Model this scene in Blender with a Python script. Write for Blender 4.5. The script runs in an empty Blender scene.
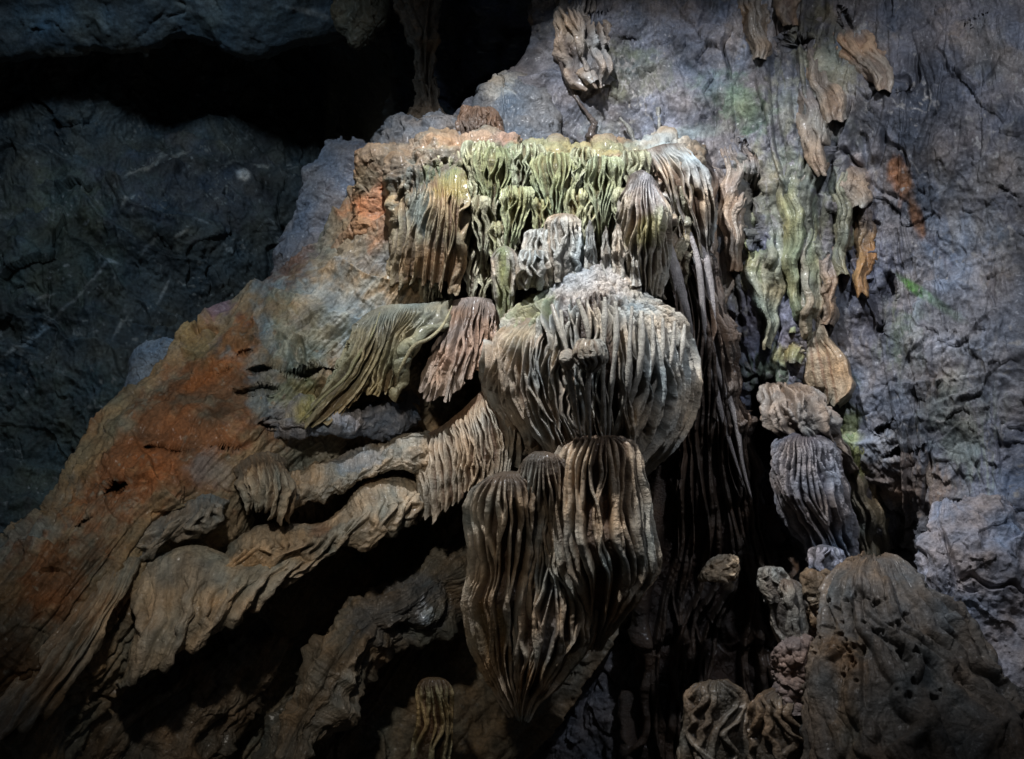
import bpy, math, random
import numpy as np
from concurrent.futures import ThreadPoolExecutor
from mathutils import Vector, Matrix

sc = bpy.context.scene
# ------------------------------------------------------------------ camera
PITCH = math.radians(22)
FPX = 512 / math.tan(math.radians(25))
CAM = np.array([0.0, 0.0, 1.6])
FW = np.array([0.0, math.cos(PITCH), math.sin(PITCH)])
RT = np.array([1.0, 0.0, 0.0])
UP = np.array([0.0, -math.sin(PITCH), math.cos(PITCH)])
cd = bpy.data.cameras.new('camera')
cam = bpy.data.objects.new('camera', cd)
sc.collection.objects.link(cam)
cam.location = CAM
cam.rotation_euler = (math.radians(90) + PITCH, 0, 0)
cd.angle = math.radians(50)
cd.clip_end = 300
sc.camera = cam


def P(x, y, D):
    x = np.asarray(x, float); y = np.asarray(y, float); D = np.asarray(D, float)
    a = (x - 512) / FPX * D
    b = -(y - 379.5) / FPX * D
    return CAM + D[..., None] * FW + a[..., None] * RT + b[..., None] * UP


# ------------------------------------------------------------------ world and lights
w = bpy.data.worlds.new('World'); sc.world = w; w.use_nodes = True
nt = w.node_tree; bg = nt.nodes['Background']
sky = nt.nodes.new('ShaderNodeTexSky'); sky.sky_type = 'NISHITA'; sky.sun_disc = False
sky.sun_elevation = math.radians(50); sky.sun_rotation = math.radians(200)
nt.links.new(sky.outputs[0], bg.inputs[0]); bg.inputs[1].default_value = 0.0075


def spot(name, pos, target, power, col, ang, blend, rad):
    l = bpy.data.lights.new(name, 'SPOT'); l.energy = power; l.color = col
    l.spot_size = math.radians(ang); l.spot_blend = blend; l.shadow_soft_size = rad
    o = bpy.data.objects.new(name, l); sc.collection.objects.link(o)
    o.location = pos
    d = Vector(target) - Vector(pos)
    o.rotation_euler = d.to_track_quat('-Z', 'Y').to_euler()
    return o


spot('cave_floodlight', P(400, -640, 8.2), P(590, 230, 12.0), 5400, (0.96, 0.97, 1.0), 58, 1.0, 0.10)
spot('cave_floodlight', P(1120, -480, 6.5), P(880, 260, 11.8), 1150, (0.84, 0.89, 1.0), 80, 1.0, 0.18)
spot('cave_floodlight', P(40, -330, 4.2), P(270, 470, 11.5), 800, (1.0, 0.93, 0.82), 50, 1.0, 0.2)
spot('cave_floodlight', P(0, -520, 9.0), P(180, 300, 16.0), 950, (0.72, 0.88, 1.0), 70, .8, 0.5)

sc.view_settings.view_transform = 'Standard'
sc.view_settings.look = 'None'
sc.view_settings.exposure = 0.0
sc.view_settings.gamma = 1.0
sc.cycles.max_bounces = 3
sc.cycles.use_denoising = True

# ------------------------------------------------------------------ noise
rng0 = np.random.RandomState(7)
PERM = rng0.permutation(256).astype(np.int32); PERM = np.concatenate([PERM, PERM, PERM])
G = rng0.normal(size=(256, 3)).astype(np.float32); G /= np.linalg.norm(G, axis=1)[:, None]


POOL = ThreadPoolExecutor(4)


def chunked(fn, q, *a):
    if len(q) < 20000: return fn(q, *a)
    parts = np.array_split(q, max(4, len(q) // 30000))
    return np.concatenate(list(POOL.map(lambda c: fn(c, *a), parts)))


def noise(p):
    sh = p.shape[:-1]
    return chunked(noise_, p.reshape(-1, 3)).reshape(sh)


def noise_(p):
    p = p.astype(np.float32)
    i = np.floor(p).astype(np.int32); f = p - i; i &= 255
    u = f * f * f * (f * (f * 6 - 15) + 10)
    out = np.zeros(len(p), np.float32)
    for dx in (0, 1):
        wx = u[:, 0] if dx else 1 - u[:, 0]
        a = PERM[(i[:, 0] + dx) & 255]
        for dy in (0, 1):
            wy = u[:, 1] if dy else 1 - u[:, 1]
            b = PERM[a + ((i[:, 1] + dy) & 255)]
            for dz in (0, 1):
                wz = u[:, 2] if dz else 1 - u[:, 2]
                g = G[PERM[b + ((i[:, 2] + dz) & 255)]]
                d = (f[:, 0] - dx) * g[:, 0] + (f[:, 1] - dy) * g[:, 1] + (f[:, 2] - dz) * g[:, 2]
                out += wx * wy * wz * d
    return out * 1.6


def fbm(p, s, octv=4, gain=0.5, seed=0.0, ridged=False):
    q = p / s + seed * 17.31
    a = 1.0; t = 0; out = 0
    for k in range(octv):
        n = noise(q)
        if ridged: n = 1 - 2 * np.abs(n) * 1.3
        out = out + a * n; t += a; a *= gain; q = q * 2.03 + 5.7
    return out / t


def worley(p, s, seed=0):
    """distance to the nearest feature point, in cells"""
    q = (p / s + seed * 3.7).astype(np.float32); sh = q.shape[:-1]
    return chunked(worley_, q.reshape(-1, 3)).reshape(sh)


def worley_(q):
    i = np.floor(q).astype(np.int32); f = q - i
    best = np.full(len(q), 9.0, np.float32)
    for dx in (-1, 0, 1):
        for dy in (-1, 0, 1):
            for dz in (-1, 0, 1):
                h = PERM[PERM[PERM[(i[:, 0] + dx) & 255] + ((i[:, 1] + dy) & 255)] + ((i[:, 2] + dz) & 255)]
                g = G[h] * 0.4 + 0.5
                d = (g[:, 0] + dx - f[:, 0]) ** 2 + (g[:, 1] + dy - f[:, 1]) ** 2 + (g[:, 2] + dz - f[:, 2]) ** 2
                best = np.minimum(best, d)
    return np.sqrt(best)


def facets(p, s, seed=0):
    """broken rock: every cell has its own tilted plane"""
    q = (p / s + seed * 3.7).astype(np.float32); sh = q.shape[:-1]
    return chunked(facets_, q.reshape(-1, 3)).reshape(sh)


def facets_(q):
    i = np.floor(q).astype(np.int32); f = q - i
    best = np.full(len(q), 9.0, np.float32); out = np.zeros(len(q), np.float32)
    for dx in (-1, 0, 1):
        for dy in (-1, 0, 1):
            for dz in (-1, 0, 1):
                h = PERM[PERM[PERM[(i[:, 0] + dx) & 255] + ((i[:, 1] + dy) & 255)] + ((i[:, 2] + dz) & 255)]
                g = G[h]
                ex = g[:, 0] * .4 + .5 + dx - f[:, 0]; ey = g[:, 1] * .4 + .5 + dy - f[:, 1]; ez = g[:, 2] * .4 + .5 + dz - f[:, 2]
                d = ex * ex + ey * ey + ez * ez
                m = d < best
                t = G[(h + 91) & 255]
                out = np.where(m, t[:, 0] * ex + t[:, 1] * ey + t[:, 2] * ez + .55 * t[:, 1], out)
                best = np.where(m, d, best)
    return out


def sstep(a, b, x):
    t = np.clip((x - a) / (b - a), 0, 1)
    return t * t * (3 - 2 * t)


# ------------------------------------------------------------------ curves
def cr(pts, n, vs=None):
    """Catmull-Rom through pts (k, m), n samples, by chord length"""
    pts = np.asarray(pts, float)
    if len(pts) == 1: return np.repeat(pts, n, 0)
    d = np.sqrt((np.diff(pts[:, :2], axis=0) ** 2).sum(1)) + 1e-3
    t = np.concatenate([[0], np.cumsum(d)]); t /= t[-1]
    return cr_t(pts, t, np.linspace(0, 1, n) if vs is None else vs)


def cr_t(pts, t, s):
    pts = np.asarray(pts, float); k = len(pts)
    m = np.zeros_like(pts)
    if k > 2:
        tt = t.reshape((-1,) + (1,) * (pts.ndim - 1))
        m[1:-1] = (pts[2:] - pts[:-2]) / (tt[2:] - tt[:-2])
        m[0] = (pts[1] - pts[0]) / (t[1] - t[0]); m[-1] = (pts[-1] - pts[-2]) / (t[-1] - t[-2])
    else:
        m[:] = (pts[1] - pts[0]) / (t[1] - t[0])
    j = np.clip(np.searchsorted(t, s, side='right') - 1, 0, k - 2)
    h = (t[j + 1] - t[j]); x = (s - t[j]) / h
    sh = (-1,) + (1,) * (pts.ndim - 1)
    x = x.reshape(sh); h = h.reshape(sh)
    return ((2 * x ** 3 - 3 * x ** 2 + 1) * pts[j] + (x ** 3 - 2 * x ** 2 + x) * h * m[j]
            + (-2 * x ** 3 + 3 * x ** 2) * pts[j + 1] + (x ** 3 - x ** 2) * h * m[j + 1])


def dens(n, a, b, frac=.82):
    return np.interp(np.linspace(0, 1, n), [0, (1 - frac) * a / (a + 1 - b + 1e-9), 1 - (1 - frac) * (1 - b) / (a + 1 - b + 1e-9), 1], [0, a, b, 1])


def lines_patch(lines, nu, nv, sp=None, us=None, vs=None):
    """lines: flow lines (x, y, D) running downwards, side by side -> X, Y, D arrays (nv, nu)"""
    L = np.stack([cr(l, nv, vs) for l in lines])                 # k, nv, 3
    if sp is None:
        mid = L.mean(1)[:, :2]
        d = np.sqrt((np.diff(mid, axis=0) ** 2).sum(1)) + 1e-3
        t = np.concatenate([[0], np.cumsum(d)]); t /= t[-1]
    else: t = np.array(sp)
    A = cr_t(L, t, np.linspace(0, 1, nu) if us is None else us).transpose(1, 0, 2)   # nv, nu, 3
    return A[..., 0], A[..., 1], A[..., 2]


def bell_patch(prof, nu, nv, ang=(-115, 115), k=1.0, ease=1.0):
    """prof rows (y, x_left, x_right, D): a body of revolution with that outline"""
    R = cr(np.array([(r[0], r[0], r[1], r[2], r[3]) for r in prof], float)[:, 1:], nv)
    # chord length by y only is too coarse at the crown: resample including width
    pr = np.array(prof, float)
    d = np.hypot(np.diff(pr[:, 0]), np.diff((pr[:, 2] - pr[:, 1]) / 2) * .8) + 1e-3
    t = np.concatenate([[0], np.cumsum(d)]); t /= t[-1]
    R = cr_t(pr, t, np.linspace(0, 1, nv))
    th = np.radians(np.linspace(ang[0], ang[1], nu))[None, :]
    y = R[:, 0][:, None]; xl = R[:, 1][:, None]; xr = R[:, 2][:, None]; Dc = R[:, 3][:, None]
    hw = (xr - xl) / 2
    X = (xl + xr) / 2 + hw * np.sin(th)
    Y = y + 0 * X
    D = Dc - k * hw / FPX * Dc * np.cos(th)
    return X, Y, D


# ------------------------------------------------------------------ ribs (flowstone flutes)
def ribs(nv, nu, n, seed=0, merge=0.55, width=0.42, wob=0.3, v0=0.03, v1=0.15, bulge=0.35, jit=0.3, sharp=0.7, tree=0, cap=.38):
    r = np.random.RandomState(seed)
    v = np.linspace(0, 1, nv); u = np.linspace(0, 1, nu)
    c = (np.arange(n) + 0.5 + r.uniform(-jit, jit, n))[None, :].repeat(nv, 0)       # in rib units
    amp = np.ones((nv, n)) * r.uniform(0.6, 1.1, n)[None, :]
    wd = np.ones((nv, n)) * r.uniform(0.75, 1.2, n)[None, :]
    # merges
    def mrg(idx, vm, span):
        s = sstep(vm - span, vm, v)[:, None]
        tgt = c[:, idx].mean(1, keepdims=True)
        c[:, idx] = c[:, idx] * (1 - s) + tgt * s
        wd[:, idx] *= (1 + 0.12 * s)
    i = 0
    groups = []
    while i < n:
        k = r.choice([1, 2, 3], p=[1 - merge, merge * .7, merge * .3])
        idx = list(range(i, min(n, i + k)))
        if len(idx) > 1: mrg(idx, r.uniform(0.25, 0.7), r.uniform(0.15, 0.3))
        groups.append(idx); i += k
    if tree:
        j = 0
        while j < len(groups) - 1:
            if r.rand() < tree:
                mrg(groups[j] + groups[j + 1], r.uniform(0.6, 0.95), 0.25); j += 2
            else: j += 1
    # wobble
    for kk, a in ((3, 1.0), (7, .45), (15, .2)):
        ctrl = r.normal(size=(kk + 3, n)) * a * wob
        com = r.normal(size=(kk + 3, max(2, n // 4 + 2))) * a * wob * 1.3
        t = np.linspace(0, 1, kk + 3)
        c += cr_t(ctrl, t, v) * sstep(0, .25, v)[:, None]
        cc = cr_t(com, t, v)
        xi = np.linspace(0, cc.shape[1] - 1.001, n); j = xi.astype(int)
        c += cc[:, j] * (1 - (xi - j)) + cc[:, j + 1] * (xi - j)
    # bulbs along each rib
    for kk, a in ((6, 1.0), (14, .5)):
        ctrl = r.normal(size=(kk + 2, n)) * a * bulge
        wd *= np.exp(cr_t(ctrl, np.linspace(0, 1, kk + 2), v) * 0.8)
    ramp = sstep(v0, v1, v)[:, None]
    uu = u * n
    H = np.zeros((nv, nu)); E = np.zeros((nv, nu))
    for i in range(n):
        d = np.abs(uu[None, :] - c[:, i:i + 1]) / np.minimum(width * .95 * wd[:, i:i + 1], .6)
        p = ((1 - cap) * (1 - sstep(.72, 1.08, d)) + cap * np.sqrt(np.clip(1 - d * d, 0, 1))) * amp[:, i:i + 1]
        H = np.maximum(H, p)
    return H * ramp


# ------------------------------------------------------------------ materials
def stone_material(name, coat=0.0, bump=0.5, scale=1.0, rough=0.62, streak=0.0, spec=0.35, speck=0.25):
    m = bpy.data.materials.new(name); m.use_nodes = True
    t = m.node_tree; N = t.nodes; K = t.links
    b = N['Principled BSDF']
    b.inputs['Specular IOR Level'].default_value = spec
    b.inputs['Coat Weight'].default_value = coat; b.inputs['Coat Roughness'].default_value = .22
    at = N.new('ShaderNodeAttribute'); at.attribute_name = 'stone_colour'
    tc = N.new('ShaderNodeTexCoord')
    n1 = N.new('ShaderNodeTexNoise'); n1.inputs['Scale'].default_value = 5 * scale; n1.inputs['Detail'].default_value = 8
    n1.inputs['Roughness'].default_value = 0.65
    n2 = N.new('ShaderNodeTexNoise'); n2.inputs['Scale'].default_value = 38 * scale; n2.inputs['Detail'].default_value = 6
    n2.inputs['Roughness'].default_value = 0.7
    K.new(tc.outputs['Object'], n1.inputs['Vector']); K.new(tc.outputs['Object'], n2.inputs['Vector'])
    mr = N.new('ShaderNodeMapRange'); mr.inputs['From Min'].default_value = .3; mr.inputs['From Max'].default_value = .7
    mr.inputs['To Min'].default_value = .62; mr.inputs['To Max'].default_value = 1.35
    K.new(n1.outputs['Fac'], mr.inputs['Value'])
    mr2 = N.new('ShaderNodeMapRange'); mr2.inputs['From Min'].default_value = .35; mr2.inputs['From Max'].default_value = .65
    mr2.inputs['To Min'].default_value = 1 - speck; mr2.inputs['To Max'].default_value = 1 + speck
    K.new(n2.outputs['Fac'], mr2.inputs['Value'])
    mu = N.new('ShaderNodeMath'); mu.operation = 'MULTIPLY'
    K.new(mr.outputs[0], mu.inputs[0]); K.new(mr2.outputs[0], mu.inputs[1])
    last = mu
    hgt = None
    if streak:
        uv = N.new('ShaderNodeUVMap'); mp = N.new('ShaderNodeMapping')
        mp.inputs['Scale'].default_value = (70, 3.5, 1)
        K.new(uv.outputs[0], mp.inputs[0])
        n3 = N.new('ShaderNodeTexNoise'); n3.inputs['Scale'].default_value = 1.0; n3.inputs['Detail'].default_value = 5
        K.new(mp.outputs[0], n3.inputs['Vector'])
        mr3 = N.new('ShaderNodeMapRange'); mr3.inputs['From Min'].default_value = .35; mr3.inputs['From Max'].default_value = .65
        mr3.inputs['To Min'].default_value = 1 - streak; mr3.inputs['To Max'].default_value = 1 + streak
        K.new(n3.outputs['Fac'], mr3.inputs['Value'])
        mu2 = N.new('ShaderNodeMath'); mu2.operation = 'MULTIPLY'
        K.new(mu.outputs[0], mu2.inputs[0]); K.new(mr3.outputs[0], mu2.inputs[1]); last = mu2; hgt = n3
    vm = N.new('ShaderNodeVectorMath'); vm.operation = 'SCALE'
    K.new(at.outputs['Color'], vm.inputs[0]); K.new(last.outputs[0], vm.inputs['Scale'])
    K.new(vm.outputs[0], b.inputs['Base Color'])
    # roughness
    mr4 = N.new('ShaderNodeMapRange'); mr4.inputs['To Min'].default_value = rough - .15; mr4.inputs['To Max'].default_value = rough + .2
    K.new(n1.outputs['Fac'], mr4.inputs['Value']); K.new(mr4.outputs[0], b.inputs['Roughness'])
    # bump
    vo = N.new('ShaderNodeTexVoronoi'); vo.inputs['Scale'].default_value = 30 * scale
    ds = N.new('ShaderNodeTexNoise'); ds.inputs['Scale'].default_value = 12 * scale
    K.new(tc.outputs['Object'], ds.inputs['Vector'])
    mx = N.new('ShaderNodeMix'); mx.data_type = 'VECTOR'; mx.inputs['Factor'].default_value = .12
    K.new(tc.outputs['Object'], mx.inputs[4]); K.new(ds.outputs['Color'], mx.inputs[5])
    K.new(mx.outputs[1], vo.inputs['Vector'])
    b1 = N.new('ShaderNodeBump'); b1.inputs['Strength'].default_value = bump; b1.inputs['Distance'].default_value = 0.03
    b2 = N.new('ShaderNodeBump'); b2.inputs['Strength'].default_value = bump * .6; b2.inputs['Distance'].default_value = 0.012
    b3 = N.new('ShaderNodeBump'); b3.inputs['Strength'].default_value = bump * .5; b3.inputs['Distance'].default_value = 0.02
    K.new(n2.outputs['Fac'], b1.inputs['Height']); K.new(vo.outputs['Distance'], b2.inputs['Height'])
    K.new((hgt or n1).outputs['Fac'], b3.inputs['Height'])
    K.new(b3.outputs[0], b1.inputs['Normal']); K.new(b1.outputs[0], b2.inputs['Normal']); K.new(b2.outputs[0], b.inputs['Normal'])
    return m


M_ROCK = stone_material('limestone', coat=.10, bump=.6, scale=.8, speck=.32)
M_FAR = stone_material('dark_limestone', bump=.55, scale=.6, speck=.4)
M_FLOW = stone_material('flowstone', coat=.22, bump=.7, scale=1.1, streak=.16, rough=.44, spec=.5, speck=.16)
M_CALC = stone_material('calcite', coat=.25, bump=.9, scale=1.5, streak=.08, rough=.42, spec=.5, speck=.2)

# colours (albedo)
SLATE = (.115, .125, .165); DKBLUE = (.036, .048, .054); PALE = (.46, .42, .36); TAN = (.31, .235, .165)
BROWN = (.15, .10, .065); RUST = (.215, .095, .042); MOSS = (.23, .27, .07); OLIVE = (.17, .17, .07); PINK = (.42, .23, .15)
GREY = (.19, .20, .21); MAUVE = (.14, .09, .13); TEAL = (.12, .18, .18); WHITE = (.62, .60, .58); DARK = (.035, .025, .02)
GREEN = (.08, .17, .05); ORANGE = (.36, .15, .06); SAND = (.36, .29, .20)

LAST = {}


def thing(name, label, cat, loc, group=None):
    o = bpy.data.objects.new(name, None); sc.collection.objects.link(o)
    o.location = loc; o.empty_display_size = .2
    o['label'] = label; o['category'] = cat
    if group: o['group'] = group
    return o


def tag(o, label, cat, group=None):
    o['label'] = label; o['category'] = cat
    if group: o['group'] = group
    return o


def mesh_obj(name, V, F, col, mat, parent=None, uv=None):
    me = bpy.data.meshes.new(name)
    V = np.asarray(V, np.float32).reshape(-1, 3)
    if parent is not None:
        V = V - np.array(parent.location, np.float32)
        loc = None
    else:
        loc = V.mean(0); loc[2] = V[:, 2].min(); V = V - loc
    F = np.asarray(F, np.int32)
    me.vertices.add(len(V)); me.vertices.foreach_set('co', V.ravel())
    me.loops.add(F.size); me.loops.foreach_set('vertex_index', F.ravel())
    me.polygons.add(len(F))
    me.polygons.foreach_set('loop_start', np.arange(0, F.size, 4, dtype=np.int32))
    me.polygons.foreach_set('loop_total', np.full(len(F), 4, np.int32))
    me.polygons.foreach_set('use_smooth', np.ones(len(F), bool))
    ca = me.color_attributes.new('stone_colour', 'FLOAT_COLOR', 'POINT')
    c4 = np.ones((len(V), 4), np.float32); c4[:, :3] = np.clip(np.asarray(col).reshape(-1, 3), .004, .8)
    ca.data.foreach_set('color', c4.ravel())
    if uv is not None:
        ul = me.uv_layers.new(name='UVMap')
        ul.data.foreach_set('uv', np.asarray(uv, np.float32).reshape(-1, 2)[F.ravel()].ravel())
    me.update(calc_edges=True)
    me.materials.append(mat)
    o = bpy.data.objects.new(name, me); sc.collection.objects.link(o)
    if parent is not None: o.parent = parent
    else: o.location = loc
    return o


def stain(C, Wp, X, Y, items, seed, hn=0.0):
    """items: (x, y, rx, ry, angle, colour, strength) mineral stains and tone patches with noise-broken edges"""
    n = fbm(Wp, .55, 3, .6, seed + .3) * 1.2 - .2 * hn
    n2 = fbm(Wp, .14, 2, .6, seed + 1.3) * .7
    for (x, y, rx, ry, a, c, s) in items:
        ca, sa = math.cos(math.radians(a)), math.sin(math.radians(a))
        dx, dy = X - x, Y - y
        e = ((dx * ca + dy * sa) / rx) ** 2 + ((-dx * sa + dy * ca) / ry) ** 2
        f = sstep(-.45, .45, 1 - np.sqrt(e) + (n + n2) * min(1, max(.3, min(rx, ry) / 16))) * s
        f = f[..., None]
        C = C * (1 - f) + np.array(c) * f
        n = np.roll(n, 37, axis=1)
    return C


def surf(name, XYD, parent=None, base=TAN, crest=None, stains=(), mat=None, seed=0,
         H=None, amp=0.0, fine=0, fine_amp=0.0, rock=0.0, rock_s=.8, ridge=0.0, ridge_s=.5, knob=0.0, knob_s=.08, knob_v=1.0,
         edge=(0, 0, 0, 0), edge_w=.08, skirt=(1, 1, 1, 1), drip=0.0, vary=.3, flow=None, pits=0.0, vein=None, chip=0.0, huev=1.0, hoff=0.0, topcol=None, facet=(), groove=None, strata=0.0, mask=None, crack=0.0, micro=.012, top_sink=0.0):
    X, Y, D = XYD
    nv, nu = X.shape
    U, V = np.meshgrid(np.linspace(0, 1, nu), np.linspace(0, 1, nv))
    # rounded borders (top, bottom, left, right): pushed back from the camera
    D = D.copy()
    for e, c in zip(edge, (V, 1 - V, U, 1 - U)):
        if e:
            t = np.clip(c / edge_w, 0, 1)
            D = D + e * (1 - np.sqrt(np.clip(1 - (1 - t) ** 2, 0, 1)))
    W = P(X, Y, D)
    du = np.gradient(W, axis=1); dv = np.gradient(W, axis=0)
    Nn = np.cross(du, dv); ln = np.linalg.norm(Nn, axis=-1, keepdims=True); Nn = Nn / np.maximum(ln, 1e-9)
    cen = Nn[nv // 2, nu // 2]
    if (cen * (CAM - W[nv // 2, nu // 2])).sum() < 0: Nn = -Nn
    ln = np.linalg.norm(Nn, axis=-1, keepdims=True)
    h = np.zeros((nv, nu))
    if H is not None:
        h += amp * (H - hoff * sstep(0.0, .3, V))
    if fine:
        Hf = ribs(nv, nu, fine, seed + 11, merge=.3, width=.5, wob=.35, bulge=.3, v0=.0, v1=.1)
        h += fine_amp * Hf
    if rock:
        q = W + .5 * rock_s * np.stack([fbm(W, rock_s, 1, .5, 3.1), fbm(W, rock_s, 1, .5, 5.2), fbm(W, rock_s, 1, .5, 8.4)], -1)
        h += rock * (fbm(q, rock_s, 5, .42, seed) * 1.4)
    if ridge:
        q = W + .3 * ridge_s * fbm(W, ridge_s, 2, .5, 2.2 + seed)[..., None]
        h += ridge * fbm(q * np.array([1, 1, .45]), ridge_s, 4, .45, seed + 9, True)
    if strata:
        q = W[..., 2] * .8 + W[..., 0] * .5 + fbm(W, 1.6, 3, .5, seed + 4) * .8
        s = q / .55; fr = s - np.floor(s)
        h += strata * (fr ** 2) * (1 - sstep(.93, 1, fr)) * (.3 + sstep(-.3, .3, fbm(W, 1.2, 2, .5, seed + 6)))
    if crack:
        z = np.abs(fbm(W * np.array([1, 1, .5]), 1.5, 4, .5, seed + 21))
        mk = sstep(-.02, .22, fbm(W, 1.3, 2, .5, seed + 23))
        h -= crack * 1.6 * (1 - sstep(0, .022, z)) * mk
    for fa_, fs_ in facet:
        fw = W + .35 * fs_ * np.stack([noise(W / (fs_ * .6)), noise(W / (fs_ * .6) + 9.1), noise(W / (fs_ * .6) + 4.3)], -1)
        h += fa_ * facets(fw * np.array([1, 1, .7]), fs_, seed + 5) * (.35 + .9 * sstep(-.25, .25, fbm(W, 1.1, 2, .5, seed + 71)))
    if chip:
        cw = W + .12 * noise(W / .25)[..., None]
        h += chip * (fbm(cw * np.array([1, 1, .7]), .28, 4, .6, seed + 51) - .5 * np.abs(fbm(cw, .16, 2, .6, seed + 52)))
    fl = 0
    if pits:
        pd = fbm(W * np.array([1, 1, .8]), .14, 3, .55, seed + 3)
        h -= pits * sstep(.16, .34, pd) * sstep(.0, .25, fbm(W, .7, 2, .5, seed + 41))
    if flow:
        fa, fu, fv = flow[:3]; shr = flow[3] if len(flow) > 3 else 0
        wq = fbm(W, 1.0, 2, .5, seed + 31)
        fp = np.stack([(U + shr * V) * fu + wq * 1.1, V * fv + wq * .5, 0 * U + seed], -1)
        fl = fbm(fp, 1.0, 4, .5, seed + .5)
        fl2 = fbm(fp * np.array([2.7, .8, 1]), 1.0, 3, .5, seed + 6.5, True)
        h += fa * (fl * 1.5 + .4 * fl2 * sstep(-.2, .3, wq))
    if knob:
        kd = worley(W, knob_s, seed); kd2 = worley(W, knob_s * .45, seed + 1)
        kk = knob * np.sqrt(np.clip(1 - (kd * 1.3) ** 2, 0, 1)) + knob * .4 * np.sqrt(np.clip(1 - (kd2 * 1.3) ** 2, 0, 1))
        h += kk * (1 - sstep(knob_v * .6, knob_v, V) if knob_v < 1 else 1)
    h += micro * fbm(W, .09, 2, .6, seed + 2)
    if mask is not None: h = h * mask
    W = W + Nn * h[..., None]
    LAST['W'] = W
    if drip:
        hh = (H[-1] if H is not None else np.zeros(nu)) * .35 + 1.0 * fbm(W[-1], .4, 3, .6, seed + 5)
        W[..., 2] -= (V ** 3) * drip * hh[None, :]
    # colour
    C = np.ones((nv, nu, 3)) * np.array(base)
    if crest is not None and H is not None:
        f = sstep(.15, .8, H)[..., None]; C = C * (1 - f) + np.array(crest) * f  # pale crests, brown clay grooves; the dark groove tone is partly painted shade
    if topcol is not None:
        f = sstep(.05, .6, V + .3 * fbm(W, .3, 2, .5, seed + 3))[..., None]; C = np.array(topcol) * (1 - f) + C * f
    if stains: C = stain(C, W, X, Y, stains, seed, np.clip((h - h.mean()) / (h.std() + 1e-6), -1.8, 1.8))
    vn = fbm(W, .9, 4, .62, seed + 13) + .6 * fl
    hue = fbm(W, .5, 2, .6, seed + 14) + .5 * fl
    C = C * np.clip(1 + vary * vn * 1.6, .25, 2.2)[..., None] * (1 + np.array([.42, .05, -.32]) * huev * hue[..., None])
    if vein:
        z = np.abs(fbm(W * np.array([1, 1, .8]), .8, 4, .6, seed + 61)); mk = sstep(.0, .3, fbm(W, .7, 3, .6, seed + 62))
        f = ((1 - sstep(0, .03, z)) * mk * .8 + sstep(.34, .42, fbm(W, .09, 2, .6, seed + 63)) * sstep(0, .3, fbm(W, .5, 2, .6, seed + 64)))[..., None]
        C = C * (1 - f) + np.array(vein) * f
    # skirts
    t, b, l, r = skirt
    UVv = np.stack([U, V], -1)
    for k, s in enumerate((t, b, l, r)):
        ax = 0 if k < 2 else 1
        if not s: continue
        if ax == 0:
            row = W[0:1] if k == 0 else W[-1:]
            cr_, uvr = (C[0:1], UVv[0:1]) if k == 0 else (C[-1:], UVv[-1:])
        else:
            row = W[:, 0:1] if k == 2 else W[:, -1:]
            cr_, uvr = (C[:, 0:1], UVv[:, 0:1]) if k == 2 else (C[:, -1:], UVv[:, -1:])
        vd = (row - CAM); vd = vd / np.linalg.norm(vd, axis=-1, keepdims=True)
        new = row + vd * s
        cat = ((new, W) if k in (0, 2) else (W, new)); W = np.concatenate(cat, ax)
        cat = ((cr_, C) if k in (0, 2) else (C, cr_)); C = np.concatenate(cat, ax)
        cat = ((uvr, UVv) if k in (0, 2) else (UVv, uvr)); UVv = np.concatenate(cat, ax)
    nv, nu = W.shape[:2]
    idx = np.arange(nv * nu, dtype=np.int32).reshape(nv, nu)
    F = np.stack([idx[:-1, :-1], idx[1:, :-1], idx[1:, 1:], idx[:-1, 1:]], -1).reshape(-1, 4)
    return mesh_obj(name, W, F, C, mat or M_FLOW, parent, UVv)


def idw(X, Y, pts, p=2.2, s=30):
    num = 0; den = 0
    for (x, y, d) in pts:
        w_ = 1 / ((X - x) ** 2 + (Y - y) ** 2 + s * s) ** (p / 2 + .4)
        num = num + w_ * d; den = den + w_
    return num / den


def strand(name, pts, radii, parent=None, col=PALE, mat=None, seg=10, seed=0, n=40, rough=.25):
    """a dripstone rib: a tapered, lumpy rod along (x, y, D)"""
    A = cr(pts, n); W = P(A[:, 0], A[:, 1], A[:, 2])
    rr = np.interp(np.linspace(0, 1, n), np.linspace(0, 1, len(radii)), radii)
    T = np.gradient(W, axis=0); T /= np.linalg.norm(T, axis=1)[:, None]
    a = np.cross(T, np.array([0.3, 1.0, .1])); a /= np.linalg.norm(a, axis=1)[:, None]; b = np.cross(T, a)
    th = np.linspace(0, 2 * np.pi, seg, endpoint=False)
    R = W[:, None] + rr[:, None, None] * (np.cos(th)[None, :, None] * a[:, None] + np.sin(th)[None, :, None] * b[:, None])
    nz = fbm(R, .06, 3, .6, seed)
    R = W[:, None] + (R - W[:, None]) * (1 + rough * nz[..., None])
    R = np.concatenate([W[:1, None].repeat(seg, 1), R, W[-1:, None].repeat(seg, 1)], 0)
    m = len(R); idx = np.arange(m * seg).reshape(m, seg); nx = np.roll(idx, -1, 1)
    F = np.stack([idx[:-1], nx[:-1], nx[1:], idx[1:]], -1).reshape(-1, 4)
    C = np.ones((m, seg, 3)) * np.array(col) * (1 + .25 * fbm(R, .3, 3, .6, seed + 4))[..., None]
    uv = np.stack(np.meshgrid(np.linspace(0, .2, seg), np.linspace(0, 1, m)), -1)
    return mesh_obj(name, R, F, C, mat or M_CALC, parent, uv)


def struct(o):
    o['kind'] = 'structure'; return o


exec_parts = True
# ================================================================== THE SETTING
# far left cave wall with an alcove under the roof ledge
def grid(x0, x1, y0, y1, nx, ny):
    return np.meshgrid(np.linspace(x0, x1, nx), np.linspace(y0, y1, ny))


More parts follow.
